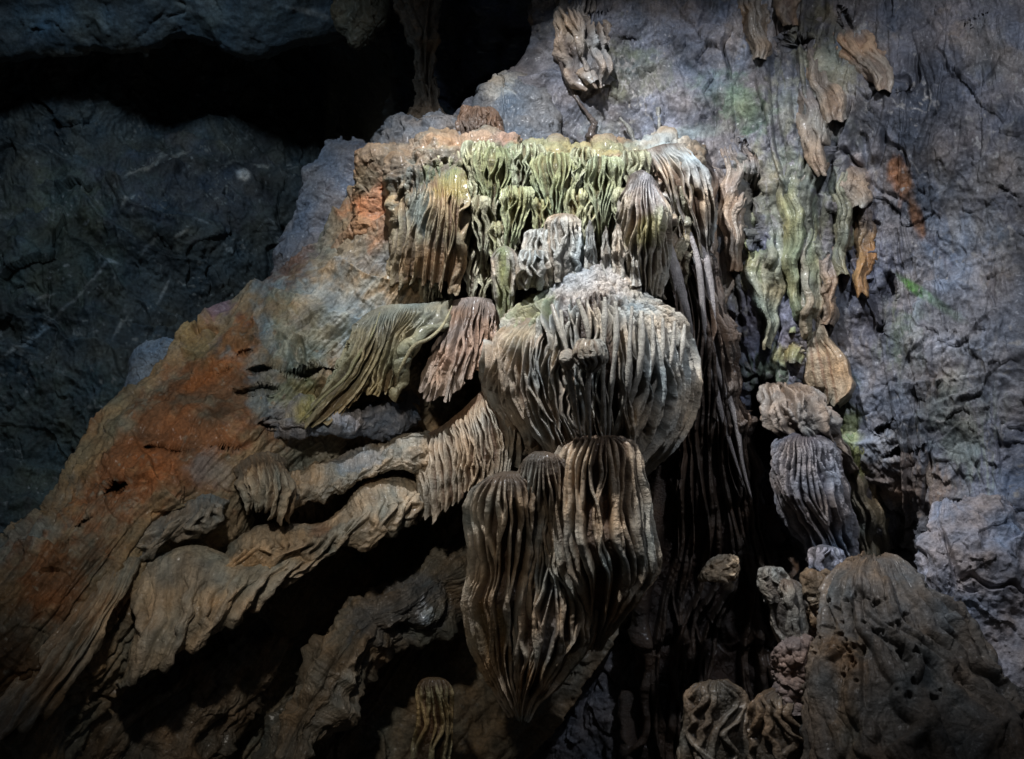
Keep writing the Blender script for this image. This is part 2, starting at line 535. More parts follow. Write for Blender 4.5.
X, Y = np.meshgrid(-500 + 1140 * dens(560, .42, .86), -260 + 1260 * dens(540, .2, .66))
D = idw(X, Y, [(-700, 300, 15), (0, -300, 15.5), (0, 0, 16.2), (200, 100, 17.6), (350, 100, 18.5), (0, 110, 16.6), (0, 300, 15.6), (150, 230, 16.2),
               (280, 250, 16.8), (100, 420, 15.4), (0, 560, 14.8), (300, 500, 15.5), (500, 0, 15.0), (480, 60, 14.8), (430, 60, 15.5), (600, 100, 15.5), (300, 1000, 15), (-500, 1000, 13)])
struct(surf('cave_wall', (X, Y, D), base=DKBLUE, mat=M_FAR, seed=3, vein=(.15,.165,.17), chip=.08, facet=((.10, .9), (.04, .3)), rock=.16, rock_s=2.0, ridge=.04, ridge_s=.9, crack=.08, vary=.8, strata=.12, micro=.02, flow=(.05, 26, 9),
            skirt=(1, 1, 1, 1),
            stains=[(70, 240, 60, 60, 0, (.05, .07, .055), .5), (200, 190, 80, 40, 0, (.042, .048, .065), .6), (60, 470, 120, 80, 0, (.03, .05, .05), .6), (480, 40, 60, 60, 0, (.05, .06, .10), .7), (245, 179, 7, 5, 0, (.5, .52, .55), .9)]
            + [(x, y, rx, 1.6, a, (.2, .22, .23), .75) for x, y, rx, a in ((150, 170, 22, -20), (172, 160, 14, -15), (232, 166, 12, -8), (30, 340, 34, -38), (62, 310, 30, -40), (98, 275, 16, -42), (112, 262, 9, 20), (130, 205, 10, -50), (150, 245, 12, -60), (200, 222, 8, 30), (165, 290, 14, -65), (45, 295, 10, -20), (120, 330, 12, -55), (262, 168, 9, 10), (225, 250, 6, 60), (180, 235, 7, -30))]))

# rock roof ledge hanging over the alcove at upper left
lip = [(-500, 90), (-200, 75), (0, 64), (45, 55), (110, 54), (150, 52), (178, 41), (205, 48), (235, 58), (262, 60), (290, 50), (318, 42), (345, 32), (372, 12), (400, -10), (440, -40), (520, -60)]
lines = [[(x - 25, -330, 13.4), (x - 12, -120, 14.2), (x - 3, y - 45, 15.1), (x, y - 8, 15.4), (x + 1, y, 15.6)] for x, y in lip]
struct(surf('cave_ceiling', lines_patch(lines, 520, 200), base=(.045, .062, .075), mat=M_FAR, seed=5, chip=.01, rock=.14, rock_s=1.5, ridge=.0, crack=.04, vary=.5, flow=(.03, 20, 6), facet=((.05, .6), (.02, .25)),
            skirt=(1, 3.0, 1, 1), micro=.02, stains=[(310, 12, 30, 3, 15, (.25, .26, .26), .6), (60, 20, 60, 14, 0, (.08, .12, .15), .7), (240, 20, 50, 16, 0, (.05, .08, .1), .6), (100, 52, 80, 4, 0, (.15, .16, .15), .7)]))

# right cave wall
lines = [[(585, -330, 14.6), (548, -150, 14.2), (532, 0, 13.9), (530, 48, 13.8), (492, 84, 13.7), (447, 126, 13.6), (425, 200, 13.6), (470, 400, 13.8), (500, 600, 13.8), (500, 1000, 13.2)],
         [(640, -330, 14.3), (625, -150, 13.9), (615, 0, 13.5), (610, 60, 13.45), (590, 110, 13.4), (570, 150, 13.4), (570, 250, 13.4), (600, 400, 13.6), (620, 600, 13.5), (620, 1000, 12.6)],
         [(760, -330, 14.0), (750, -100, 13.3), (745, 60, 12.9), (740, 150, 12.75), (740, 260, 12.75), (745, 380, 12.9), (760, 460, 13.4), (770, 600, 13.3), (780, 760, 12.6), (780, 1000, 11.8)],
         [(860, -330, 13.8), (855, -80, 12.9), (850, 60, 12.4), (850, 160, 12.3), (850, 260, 12.3), (850, 370, 12.2), (860, 460, 12.1), (880, 580, 12.5), (890, 760, 12.0), (900, 1000, 11.3)],
         [(960, -330, 13.4), (960, -80, 12.4), (960, 60, 11.9), (955, 160, 11.8), (950, 260, 11.8), (945, 370, 11.6), (950, 470, 11.5), (960, 590, 11.4), (980, 760, 11.2), (990, 1000, 10.8)],
         [(1100, -330, 12.8), (1100, -80, 11.8), (1100, 60, 11.4), (1090, 160, 11.2), (1090, 260, 11.2), (1080, 370, 11.0), (1080, 470, 10.9), (1090, 590, 10.8), (1100, 760, 10.6), (1110, 1000, 10.3)],
         [(1700, -330, 10.8), (1700, -80, 9.8), (1700, 60, 9.4), (1700, 160, 9.2), (1700, 260, 9.2), (1700, 370, 9.0), (1700, 470, 8.9), (1700, 590, 8.8), (1700, 760, 8.6), (1700, 1000, 8.3)]]
rw_st = [(560, 60, 14, 60, 20, (.12,.11,.12), .5), (690, 50, 30, 40, 30, (.12,.12,.15), .6), (880, 110, 60, 30, 0, (.14,.14,.16), .5), (730, 40, 10, 40, 20, (.22,.19,.16), .6), (860, 40, 40, 20, 30, (.2,.16,.13), .6), (800, 210, 40, 60, 0, (.17,.19,.13), .6), (740, 230, 26, 60, 0, (.2,.18,.13), .6), (700, 230, 14, 60, 0, (.22,.17,.12), .7), (860, 230, 14, 60, 0, (.2,.13,.08), .5), (990, 260, 40, 30, 20, (.21,.18,.15), .6), (890, 560, 40, 60, 0, (.16,.14,.12), .7), (640, 60, 90, 90, 0, (.17, .18, .22), .8), (585, 70, 36, 26, 30, (.34, .33, .33), .7), (625, 70, 30, 26, 0, (.12, .15, .07), .6), (735, 100, 32, 28, -20, (.10, .16, .10), .7),
         (700, 132, 34, 8, -10, (.26, .30, .29), .7), (600, 130, 30, 12, 0, (.22, .25, .23), .5), (560, 100, 60, 40, 0, (.085, .09, .11), .7), (470, 110, 40, 40, 0, (.08, .085, .1), .6), (680, 90, 50, 30, 0, (.10,.105,.12), .6), (770, 30, 22, 22, 0, (.34, .30, .28), .7), (815, 70, 30, 50, 20, (.19, .18, .12), .8), (790, 120, 16, 26, 0, (.22, .23, .2), .6),  # slate patches lower the albedo of the wall behind the crown
         (835, 110, 26, 30, 0, (.2, .19, .18), .6), (950, 60, 70, 60, 0, (.11, .115, .14), .7), (960, 130, 60, 30, 0, (.085, .088, .105), .6), (1000, 60, 50, 20, 30, (.2, .18, .16), .6),
         (902, 180, 13, 26, -20, (.27,.12,.05), .9), (915, 212, 7, 26, -20, (.24,.11,.05), .9), (935, 245, 5, 26, -38, (.2,.1,.05), .85), (950, 250, 30, 60, 0, (.12, .15, .20), .8), (985, 190, 34, 60, 20, (.2, .19, .18), .6), (770, 330, 30, 70, 0, (.15, .145, .185), .9),
         (760, 370, 26, 18, 0, (.10, .13, .08), .8), (785, 355, 14, 10, 0, (.28, .26, .13), .8), (925, 295, 38, 5, 35, (.06, .16, .035), 1), (905, 340, 22, 36, 0, (.075, .10, .06), .7), (940, 390, 16, 30, 20, (.09, .07, .05), .7),
         (870, 300, 22, 60, 0, (.08, .085, .12), .7), (885, 400, 40, 40, 0, (.13, .14, .17), .7), (870, 450, 40, 20, 0, (.24, .26, .30), .8), (900, 480, 50, 20, 0, (.20, .15, .12), .8), (960, 320, 60, 60, 0, (.21, .22, .25), .6),
         (1010, 460, 40, 60, 10, (.12, .13, .165), .8), (960, 430, 30, 50, 0, (.17, .19, .17), .8), (1000, 380, 60, 40, 0, (.2, .19, .19), .6), (850, 440, 12, 40, 0, (.2, .22, .09), .8)]
Xr, Yr, Dr = lines_patch(lines, 860, 700, sp=[0, .12, .28, .42, .56, .72, 1], us=dens(860, .05, .66, .86), vs=dens(700, .22, .82, .85))
Dr = Dr + .9 * np.exp(-(((Xr - 905) / 26) ** 2 + ((Yr - 560) / 50) ** 2))
Hw = ribs(700, 860, 42, 77, merge=.6, width=.6, wob=1.1, bulge=.8, v0=0, v1=.05, cap=1)
mw = .14 + np.exp(-(((Xr - 790) / 75) ** 2 + ((Yr - 210) / 170) ** 2)) * .75 + .5 * np.exp(-(((Xr - 890) / 50) ** 2 + ((Yr - 480) / 80) ** 2))
rslot = 0
for (x, y, rx, ry, a, dp) in [(836, 158, 5, 20, -15, .5), (752, 190, 12, 20, 0, .45), (759, 236, 6, 13, 0, .5), (772, 425, 24, 48, -8, 1.3), (802, 335, 5, 30, 0, .5), (888, 285, 7, 16, 0, .25), (884, 330, 6, 10, 0, .2),
                              (785, 42, 4, 9, 30, .3), (800, 44, 12, 3, -10, .3), (905, 92, 8, 5, 0, .2), (830, 70, 3, 24, -15, .25), (975, 22, 14, 3, -20, .2), (975, 33, 12, 2, 5, .2), (900, 453, 18, 4, -14, .35), (921, 448, 6, 5, 0, .35), (888, 428, 14, 3, -14, .25),
                              (598, 20, 20, 4, -38, .35), (628, 40, 7, 4, 10, .15), (706, 285, 4, 26, 4, .3), (868, 250, 3, 30, 0, .2), (743, 160, 2.5, 22, 12, .2), (718, 210, 2.5, 26, 4, .25), (845, 20, 3, 16, -30, .2), (775, 300, 2, 22, 0, .15)]:
    ca, sa = math.cos(math.radians(a)), math.sin(math.radians(a))
    wv = 3 * np.sin(Yr / 11.0 + x) + 2 * np.sin(Xr / 5.0 + y)
    dx, dy = Xr - x + wv * .6, Yr - y - wv * .5
    rslot = rslot + dp * (1 - sstep(.7, 1.1, np.sqrt(((dx * ca + dy * sa) / rx) ** 2 + ((-dx * sa + dy * ca) / ry) ** 2)))
Dr = Dr + rslot
rwall = struct(surf('cave_wall', (Xr, Yr, Dr), base=(.14, .138, .152), mat=M_ROCK, seed=18, chip=.06, facet=((.075, .55), (.035, .2)), vein=(.26,.25,.24), rock=.13, rock_s=1.5, ridge=.02, ridge_s=.7, crack=.07, strata=.05, huev=.6, flow=(.05, 15, 9, -.35),
                    H=Hw * mw, amp=.20, vary=.7, stains=rw_st, skirt=(1, 1, 3.5, 1), micro=.02))

rel = LAST['W'] - CAM
dd = rel @ FW; qx = 512 + (rel @ RT) / dd * FPX; qy = 379.5 - (rel @ UP) / dd * FPX
CX, CY, CS = 520, -60, 5.0
bx = ((qx - CX) / CS).astype(int); by = ((qy - CY) / CS).astype(int)
ok = (bx >= 0) & (bx < 108) & (by >= 0) & (by < 150) & (qx >= CX) & (qy >= CY)
acc = np.zeros((150, 108)); cnt = np.zeros((150, 108))
np.add.at(acc, (by[ok], bx[ok]), dd[ok]); np.add.at(cnt, (by[ok], bx[ok]), 1)
RAS = np.where(cnt > 0, acc / np.maximum(cnt, 1), np.nan)
for _ in range(6):
    pad = np.pad(RAS, 1, mode='edge')
    st_ = np.stack([pad[:-2, 1:-1], pad[2:, 1:-1], pad[1:-1, :-2], pad[1:-1, 2:]])
    RAS = np.where(np.isnan(RAS), np.nanmean(np.where(np.isnan(st_), 12.5, st_), 0), RAS)
pad = np.pad(RAS, 1, mode='edge')
RAS = (pad[:-2, 1:-1] + pad[2:, 1:-1] + pad[1:-1, :-2] + pad[1:-1, 2:] + 2 * RAS) / 6


def wall_depth(x, y):
    fx = np.clip((x - CX) / CS - .5, 0, 106.99); fy = np.clip((y - CY) / CS - .5, 0, 148.99)
    i = fx.astype(int); j = fy.astype(int); a = fx - i; b = fy - j
    return (RAS[j, i] * (1 - a) + RAS[j, i + 1] * a) * (1 - b) + (RAS[j + 1, i] * (1 - a) + RAS[j + 1, i + 1] * a) * b


# ground and hidden rear rock, so that the void below is closed
X, Y = grid(-3000, 3000, 0, 1, 60, 2)
gx, gy = np.meshgrid(np.linspace(-30, 30, 160), np.linspace(-12, 24, 120))
gz = -1.2 + .25 * fbm(np.stack([gx, gy, gx * 0], -1), 3, 4, .5, 2)
gi = np.arange(gx.size).reshape(gx.shape)
struct(mesh_obj('ground', np.stack([gx, gy, gz], -1), np.stack([gi[:-1, :-1], gi[:-1, 1:], gi[1:, 1:], gi[1:, :-1]], -1).reshape(-1, 4),
                np.ones((gx.size, 3)) * np.array(BROWN), M_ROCK, None, np.stack([gx, gy], -1)))

# big rock slope on the left
lines = [
    [(372, 148, 12.9), (345, 205, 12.7), (322, 232, 12.6), (285, 268, 12.4), (240, 298, 12.2), (192, 322, 12.0), (150, 370, 11.6), (112, 402, 11.3), (80, 445, 11.0), (40, 500, 10.6), (0, 545, 10.3), (-90, 620, 9.9), (-200, 700, 9.6)],
    [(400, 152, 12.3), (372, 215, 12.1), (345, 255, 12.0), (305, 300, 11.8), (262, 335, 11.6), (215, 370, 11.4), (175, 405, 11.1), (140, 440, 10.8), (105, 480, 10.5), (60, 540, 10.1), (10, 600, 9.8), (-60, 670, 9.4), (-160, 760, 9.0)],
    [(430, 160, 12.1), (410, 225, 11.95), (390, 275, 11.85), (350, 330, 11.6), (310, 370, 11.35), (270, 410, 11.1), (230, 450, 10.9), (190, 490, 10.7), (145, 535, 10.4), (100, 590, 10.1), (50, 650, 9.8), (-10, 730, 9.4), (-100, 830, 9.0)],
    [(480, 170, 12.2), (470, 240, 12.1), (455, 300, 12.1), (430, 360, 12.0), (400, 410, 11.9), (360, 450, 11.8), (320, 490, 11.6), (280, 540, 11.5), (240, 590, 11.4), (190, 650, 11.2), (140, 710, 10.9), (80, 790, 10.3), (0, 900, 9.8)],
    [(560, 180, 12.6), (560, 260, 12.6), (550, 330, 12.7), (535, 400, 12.9), (510, 450, 12.9), (470, 500, 12.9), (430, 560, 12.7), (390, 620, 12.5), (340, 680, 12.2), (290, 740, 11.9), (240, 800, 11.6), (180, 880, 11.0), (100, 1000, 10.2)],
    [(680, 190, 13.2), (690, 280, 13.2), (690, 350, 13.3), (690, 420, 13.4), (680, 480, 13.4), (660, 540, 13.4), (640, 600, 13.3), (600, 660, 13.1), (560, 720, 12.9), (500, 790, 12.5), (440, 850, 12.0), (380, 930, 11.4), (300, 1050, 10.6)]]
slope_st = [(180, 440, 85, 60, -45, RUST, .9), (130, 480, 60, 36, -45, RUST, .85), (235, 350, 40, 14, -50, (.3, .12, .04), .8), (215, 300, 16, 34, 20, MAUVE, .8), (280, 250, 26, 46, 30, (.10, .055, .05), .8), (190, 335, 26, 26, 0, (.16, .13, .06), .7),
            (325, 330, 62, 40, -20, (.24, .27, .27), .9), (300, 345, 30, 30, 0, (.2, .2, .12), .5), (262, 395, 13, 34, 20, (.2, .23, .22), .8), (275, 410, 26, 30, 0, (.2, .23, .25), .7), (305, 395, 26, 20, 0, (.17, .19, .08), .6),
            (100, 440, 70, 12, -52, (.24, .19, .11), .7), (20, 545, 60, 16, -45, (.17, .19, .18), .8), (378, 200, 26, 34, 0, ORANGE, .8), (362, 185, 16, 14, 0, (.2, .15, .09), .8), (375, 172, 30, 12, 0, (.36, .2, .11), .7),
            (60, 590, 50, 40, -45, (.15, .06, .02), .8), (10, 660, 40, 60, -30, (.16, .08, .03), .7), (150, 540, 60, 26, -45, (.25, .2, .12), .7), (215, 470, 26, 14, 0, (.25, .26, .27), .6), (400, 262, 44, 10, 0, GREY, .6),
            (390, 235, 40, 26, 0, (.12, .1, .075), .6), (440, 230, 22, 20, 0, TEAL, .5)]
Xs, Ys, Ds = lines_patch(lines, 700, 680, us=dens(700, 0.001, .72, .85), vs=dens(680, 0.001, .78, .9))
Hs = ribs(680, 700, 60, 5, cap=1, merge=.3, width=.5, wob=.6, bulge=.5)
ms = np.clip(sstep(.45, .8, np.linspace(0, 1, 680))[:, None] + 0 * Xs, .15, 1)
# dark slots eroded into the rust coloured face
slot = 0
for (x, y, rx, ry, a, dp) in [(172, 450, 28, 4, 4, .5), (120, 483, 18, 5, -38, .5), (86, 522, 8, 3, -30, .35), (226, 449, 14, 3, -8, .3), (300, 372, 50, 4, 4, .35), (255, 390, 20, 3, 0, .2), (355, 395, 30, 5, -15, .4), (225, 372, 9, 3, -30, .25), (245, 352, 9, 3, -10, .25), (362, 177, 3, 3, 0, .3), (287, 425, 28, 3, 0, .3)]:
    ca, sa = math.cos(math.radians(a)), math.sin(math.radians(a))
    wy = 3 * np.sin(Xs / 9.0)
    dx, dy = Xs - x, Ys - y - wy * .5
    slot = slot + dp * (1 - sstep(.75, 1.1, np.sqrt(((dx * ca + dy * sa) / rx) ** 2 + ((-dx * sa + dy * ca) / ry) ** 2)))
slope = struct(surf('rock_slope', (Xs, Ys, Ds + slot), base=(.23, .185, .125), mat=M_ROCK, seed=13, chip=.04, facet=((.05, .6), (.025, .2)), vein=(.27,.24,.19), rock=.12, rock_s=1.2, ridge=.02, ridge_s=.5, crack=.07, strata=.10, flow=(.035, 34, 8),
                    H=Hs * ms, amp=.06, vary=.45, stains=slope_st, skirt=(1, 1, 3.5, 1), micro=.02))
# ================================================================== THE FORMATIONS
def base_at(x, y, D): return P(x, y, D)


def bell(name, prof, parent=None, nu=220, nv=260, ang=(-112, 112), k=1.0, **kw):
    return surf(name, bell_patch(prof, nu, nv, ang, k), parent, **kw)


# ---- crown of mossy flowstone --------------------------------------------------
crown = thing('mossy_flowstone', 'moss green flowstone crown with fine branching ribs along the top of the cascade', 'flowstone', base_at(560, 290, 12.3))
CREST = (.50, .46, .36)
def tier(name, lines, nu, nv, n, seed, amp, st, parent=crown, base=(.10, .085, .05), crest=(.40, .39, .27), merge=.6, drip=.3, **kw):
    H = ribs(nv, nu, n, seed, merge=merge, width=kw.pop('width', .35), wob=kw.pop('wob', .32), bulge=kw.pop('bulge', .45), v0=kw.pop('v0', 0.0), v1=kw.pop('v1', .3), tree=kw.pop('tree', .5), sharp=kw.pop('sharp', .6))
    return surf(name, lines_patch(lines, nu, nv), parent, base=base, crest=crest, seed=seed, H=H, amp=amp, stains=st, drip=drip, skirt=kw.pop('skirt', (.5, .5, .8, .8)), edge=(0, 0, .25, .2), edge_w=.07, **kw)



def rim(x):
    return 3.2 * math.sin(x / 9.0) + 2.2 * math.sin(x / 4.1 + 1) + float(np.interp(x, [385, 400, 415, 440, 460, 480, 500, 520, 545, 570, 600, 640, 670, 700], [156, 150, 143, 138, 137, 133, 137, 144, 146, 150, 147, 145, 141, 148]))


MIX = (.31, .30, .11)
# back mass: a knobbly cushion that the ribs grow out of
surf('cushion', lines_patch([[(x, rim(x) - 1, 12.5), (x, rim(x) + 2, 12.2), (x + 1, rim(x) + 9, 11.9), (x + 1, rim(x) + 24, 11.72), (x, 215, 11.75), (x - 3, 260, 11.85), (x - 6, 300, 12.0)] for x in list(range(388, 701, 12))], 620, 360),
     crown, base=(.25, .19, .13), mat=M_CALC, seed=21, rock=.09, rock_s=.3, knob=.06, knob_s=.12, knob_v=.25, micro=.02, skirt=(1.2, .4, 1, 1), edge=(0, 0, .5, .3), edge_w=.045, H=ribs(360, 620, 52, 21, merge=.8, tree=.6, v0=.1, v1=.3, wob=.4), amp=.10, crest=(.34, .29, .19),
     stains=[(420, 146, 40, 8, 0, (.38, .27, .18), .7), (560, 154, 90, 8, 0, (.33, .36, .19), .6), (505, 142, 16, 6, 0, (.48, .30, .22), .7), (655, 146, 30, 8, 0, (.46, .47, .43), .7), (470, 140, 20, 6, 0, (.42, .29, .2), .6), (420, 210, 20, 40, 0, (.15, .20, .20), .7), (445, 180, 18, 16, 0, (.2, .22, .08), .6), (470, 255, 50, 30, 0, (.15, .09, .05), .7)])
tier('ribbed_curtain', [[(398, 165, 12.1), (400, 200, 11.85), (398, 240, 11.8), (392, 275, 11.9)], [(420, 160, 11.85), (422, 200, 11.65), (416, 245, 11.6), (410, 285, 11.7)], [(442, 158, 11.75), (444, 200, 11.5), (438, 245, 11.5), (433, 282, 11.6)],
                        [(465, 156, 11.7), (466, 200, 11.45), (461, 245, 11.5), (454, 290, 11.6)]], 360, 340, 30, 31, .11,
     [(425, 210, 12, 26, 0, (.13, .19, .19), .7), (455, 185, 18, 14, 0, MIX, .6), (440, 265, 40, 24, 0, (.27, .17, .09), .6), (412, 165, 14, 16, 0, (.27, .19, .13), .7)], base=(.13, .09, .055), crest=(.33, .27, .17), wob=.35, v1=.5, merge=.8, drip=.3, bulge=.4)
# fans of cords that join into single drips: (x, y, width, height, depth, lean, moss)
fr = random.Random(11)
fans = []
for (x, y, w_, h_, z, ms_) in [(448, 150, 40, 78, 11.58, .3), (480, 144, 34, 50, 11.42, .5), (497, 150, 44, 74, 11.36, .9), (531, 146, 30, 44, 11.30, .5), (552, 156, 48, 66, 11.25, .8), (585, 149, 28, 40, 11.2, .5), (606, 158, 44, 84, 11.2, .7), (636, 152, 24, 52, 11.2, .4),
                               (466, 178, 26, 80, 11.42, .4), (478, 196, 22, 52, 11.3, .3), (518, 186, 30, 70, 11.2, .8), (540, 196, 20, 44, 11.22, .8), (428, 182, 30, 86, 11.6, .3), (574, 188, 30, 50, 11.2, .6), (594, 200, 18, 40, 11.2, .4), (626, 186, 26, 56, 11.18, .5),
                               (450, 226, 22, 66, 11.47, .2), (496, 220, 22, 62, 11.3, .5), (511, 236, 16, 40, 11.22, .3), (414, 214, 18, 64, 11.75, .1), (404, 240, 20, 44, 11.85, .1), (473, 246, 18, 52, 11.48, .2), (438, 262, 16, 36, 11.55, .1), (487, 262, 14, 40, 11.42, .3)]:
    fans.append((x + fr.uniform(-4, 4), y, w_ * fr.uniform(.75, 1.05), h_ * fr.uniform(.95, 1.4), z + .07, fr.uniform(-9, 6), ms_))
for i, (x, y, wd_, hh_, z, ln_, ms_) in enumerate(fans):
    p_ = [(y, x - 3, x + 3, z + .32), (y + 3, x - wd_ * .36, x + wd_ * .36, z + .28), (y + 9, x - wd_ * .5, x + wd_ * .5, z + .2), (y + hh_ * .3, x - wd_ * .5 + ln_ * .2, x + wd_ * .5 + ln_ * .2, z + .18),
          (y + hh_ * .58, x - wd_ * .27 + ln_ * .6, x + wd_ * .27 + ln_ * .6, z + .16), (y + hh_ * .8, x - wd_ * .13 + ln_, x + wd_ * .13 + ln_, z + .18), (y + hh_, x - 2 + ln_, x + 2 + ln_, z + .32)]
    n_ = int(wd_ * .55)
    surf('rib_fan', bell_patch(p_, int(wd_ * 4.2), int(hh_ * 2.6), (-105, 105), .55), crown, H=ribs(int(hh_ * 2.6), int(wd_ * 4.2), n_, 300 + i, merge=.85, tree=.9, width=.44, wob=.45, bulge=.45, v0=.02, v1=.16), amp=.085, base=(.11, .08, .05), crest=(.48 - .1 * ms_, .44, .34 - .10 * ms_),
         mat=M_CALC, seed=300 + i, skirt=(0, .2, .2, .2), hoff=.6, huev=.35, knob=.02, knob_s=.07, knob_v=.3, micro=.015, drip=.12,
         stains=[(x, y + hh_ * .2, wd_ * .5, hh_ * .25, 0, MIX, ms_ * .55)] if ms_ > .2 else [])
# mauve shell at the right end
tier('shell', [[(628, 176, 11.2), (622, 205, 11.15), (620, 240, 11.3), (628, 285, 11.5)], [(642, 170, 11.05), (642, 210, 10.95), (638, 250, 11.1), (640, 292, 11.4)], [(655, 180, 11.1), (660, 215, 11.0), (657, 252, 11.15), (650, 290, 11.4)], [(662, 193, 11.5), (670, 225, 11.4), (668, 255, 11.5), (660, 285, 11.6)]], 240, 280, 20, 39, .09,
     [(650, 195, 16, 22, 0, (.34, .31, .30), .6), (648, 230, 9, 18, 30, (.26, .30, .14), .6)], base=(.13, .10, .08), crest=(.36, .33, .27), wob=.4, merge=.6, drip=.15)

# ---- fine white ribs and the long dark curtain to the right ---------------------------------
side = thing('flowstone_curtain', 'tall dark brown fluted curtain hanging right of the pale dome', 'flowstone', base_at(720, 600, 12.6))
tier('rib_cap', [[(645, 150, 11.7), (658, 180, 11.6), (672, 215, 11.8), (684, 262, 12.0)], [(664, 144, 11.75), (682, 175, 11.6), (694, 208, 11.7), (697, 245, 11.95)], [(686, 143, 11.9), (702, 172, 11.75), (712, 200, 11.8), (708, 232, 12.0)]], 240, 240, 13, 41, .12, [(680, 158, 26, 12, 0, (.46, .47, .43), .6)], parent=side,
     base=(.16, .12, .09), crest=(.44, .41, .36), merge=.7, drip=.4)
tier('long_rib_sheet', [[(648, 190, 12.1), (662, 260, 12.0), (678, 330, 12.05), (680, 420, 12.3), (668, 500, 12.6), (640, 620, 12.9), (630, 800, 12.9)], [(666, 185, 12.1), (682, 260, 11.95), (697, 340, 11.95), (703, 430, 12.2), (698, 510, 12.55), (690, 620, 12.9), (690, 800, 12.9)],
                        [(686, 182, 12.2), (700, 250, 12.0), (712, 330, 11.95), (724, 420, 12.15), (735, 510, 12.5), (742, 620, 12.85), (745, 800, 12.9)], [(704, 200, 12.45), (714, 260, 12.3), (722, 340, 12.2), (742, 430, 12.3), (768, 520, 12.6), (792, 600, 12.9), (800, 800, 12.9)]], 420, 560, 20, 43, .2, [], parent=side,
     base=(.03, .018, .013), crest=(.07, .048, .034), merge=.6, drip=.0, rock=.14, rock_s=.6, wob=1.0, facet=((.04, .3),), skirt=(.5, .5, .8, 1.4), width=.36)  # brown lowered to near black: the recess shadow is put into the albedo
# pale bony ribs on it
for i, (pts, rad) in enumerate([
    ([(668, 240, 11.7), (676, 275, 11.6), (686, 310, 11.65), (692, 335, 11.8)], [.03, .07, .05, .02]),
    ([(655, 215, 11.5), (664, 245, 11.4), (672, 268, 11.5), (676, 292, 11.6)], [.02, .06, .05, .02]),
    ([(684, 215, 11.8), (698, 262, 11.7), (704, 320, 11.75), (712, 372, 11.9), (726, 430, 12.0), (742, 480, 12.1)], [.02, .035, .03, .035, .03, .01]),
    ([(696, 205, 11.9), (712, 300, 11.85), (716, 360, 11.9), (736, 420, 12.0), (742, 462, 12.1), (752, 500, 12.2)], [.02, .05, .04, .04, .03, .01]),
    ([(694, 330, 11.8), (693, 380, 11.75), (684, 420, 11.75), (668, 450, 11.8)], [.01, .025, .02, .01]),
    ([(680, 300, 11.6), (688, 350, 11.6), (676, 400, 11.6), (655, 440, 11.65)], [.01, .025, .02, .01])]):
    strand('rib', pts, rad, side, col=(.36, .33, .32) if i < 4 else (.2, .16, .13), seed=60 + i)

# ---- small domes and pillars between the crown and the main dome ----------------------
small = thing('flowstone_column', 'cluster of small ribbed pale domes and pillars standing on top of the largest dome', 'flowstone', base_at(570, 285, 11.80))
pk = dict(base=(.28, .24, .19), crest=(.52, .49, .42), mat=M_CALC, skirt=(0, .3, .2, .2))


def fbell(name, prof, n, seed, amp, parent, nu=220, nv=240, merge=.4, wid=.4, wob=.22, v1=.2, bulge=.3, tree=.3, sharp=.65, **kw):
    H = ribs(nv, nu, int(n * .85), seed, merge=merge, width=wid * .92, wob=wob, v0=.02, v1=v1, bulge=bulge, tree=tree)
    kw.setdefault('hoff', .8)
    return bell(name, prof, parent, nu=nu, nv=nv, H=H, amp=amp, seed=seed, **kw)


fbell('small_dome', [(214, 562, 567, 11.20), (217, 554, 574, 11.20), (224, 548, 579, 11.20), (240, 545, 582, 11.20), (258, 544, 584, 11.20), (282, 546, 582, 11.25)], 15, 251, .06, small, knob=.01, **pk)
fbell('small_dome', [(228, 540, 546, 11.30), (231, 530, 553, 11.30), (240, 524, 558, 11.30), (260, 520, 560, 11.30), (286, 522, 558, 11.30)], 15, 52, .06, small, **pk)
fbell('small_dome', [(250, 532, 538, 11.15), (253, 521, 547, 11.15), (262, 517, 552, 11.15), (274, 515, 554, 11.18), (290, 518, 550, 11.25)], 16, 53, .06, small, **pk)
fbell('small_dome', [(246, 503, 507, 11.30), (250, 496, 514, 11.30), (262, 492, 518, 11.30), (285, 493, 517, 11.30), (315, 499, 512, 11.30), (335, 504, 508, 11.30)], 8, 54, .05, small, stains=[(503, 285, 9, 40, 0, (.2, .23, .08), .8)], **pk)
for i, (x0, x1, y0) in enumerate([(583, 597, 232), (600, 612, 238), (610, 626, 236), (630, 640, 250)]):
    fbell('pillar', [(y0 - 12, (x0 + x1) / 2 - 1, (x0 + x1) / 2 + 1, 11.10), (y0, x0 + 3, x1 - 4, 11.10), (y0 + 16, x0 + 1, x1 - 1, 11.12), (y0 + 26, x0, x1, 11.18), (286, x0 - 1, x1 + 1, 11.15)], 6, 55 + i, .025, small, nu=70, nv=150, **pk)

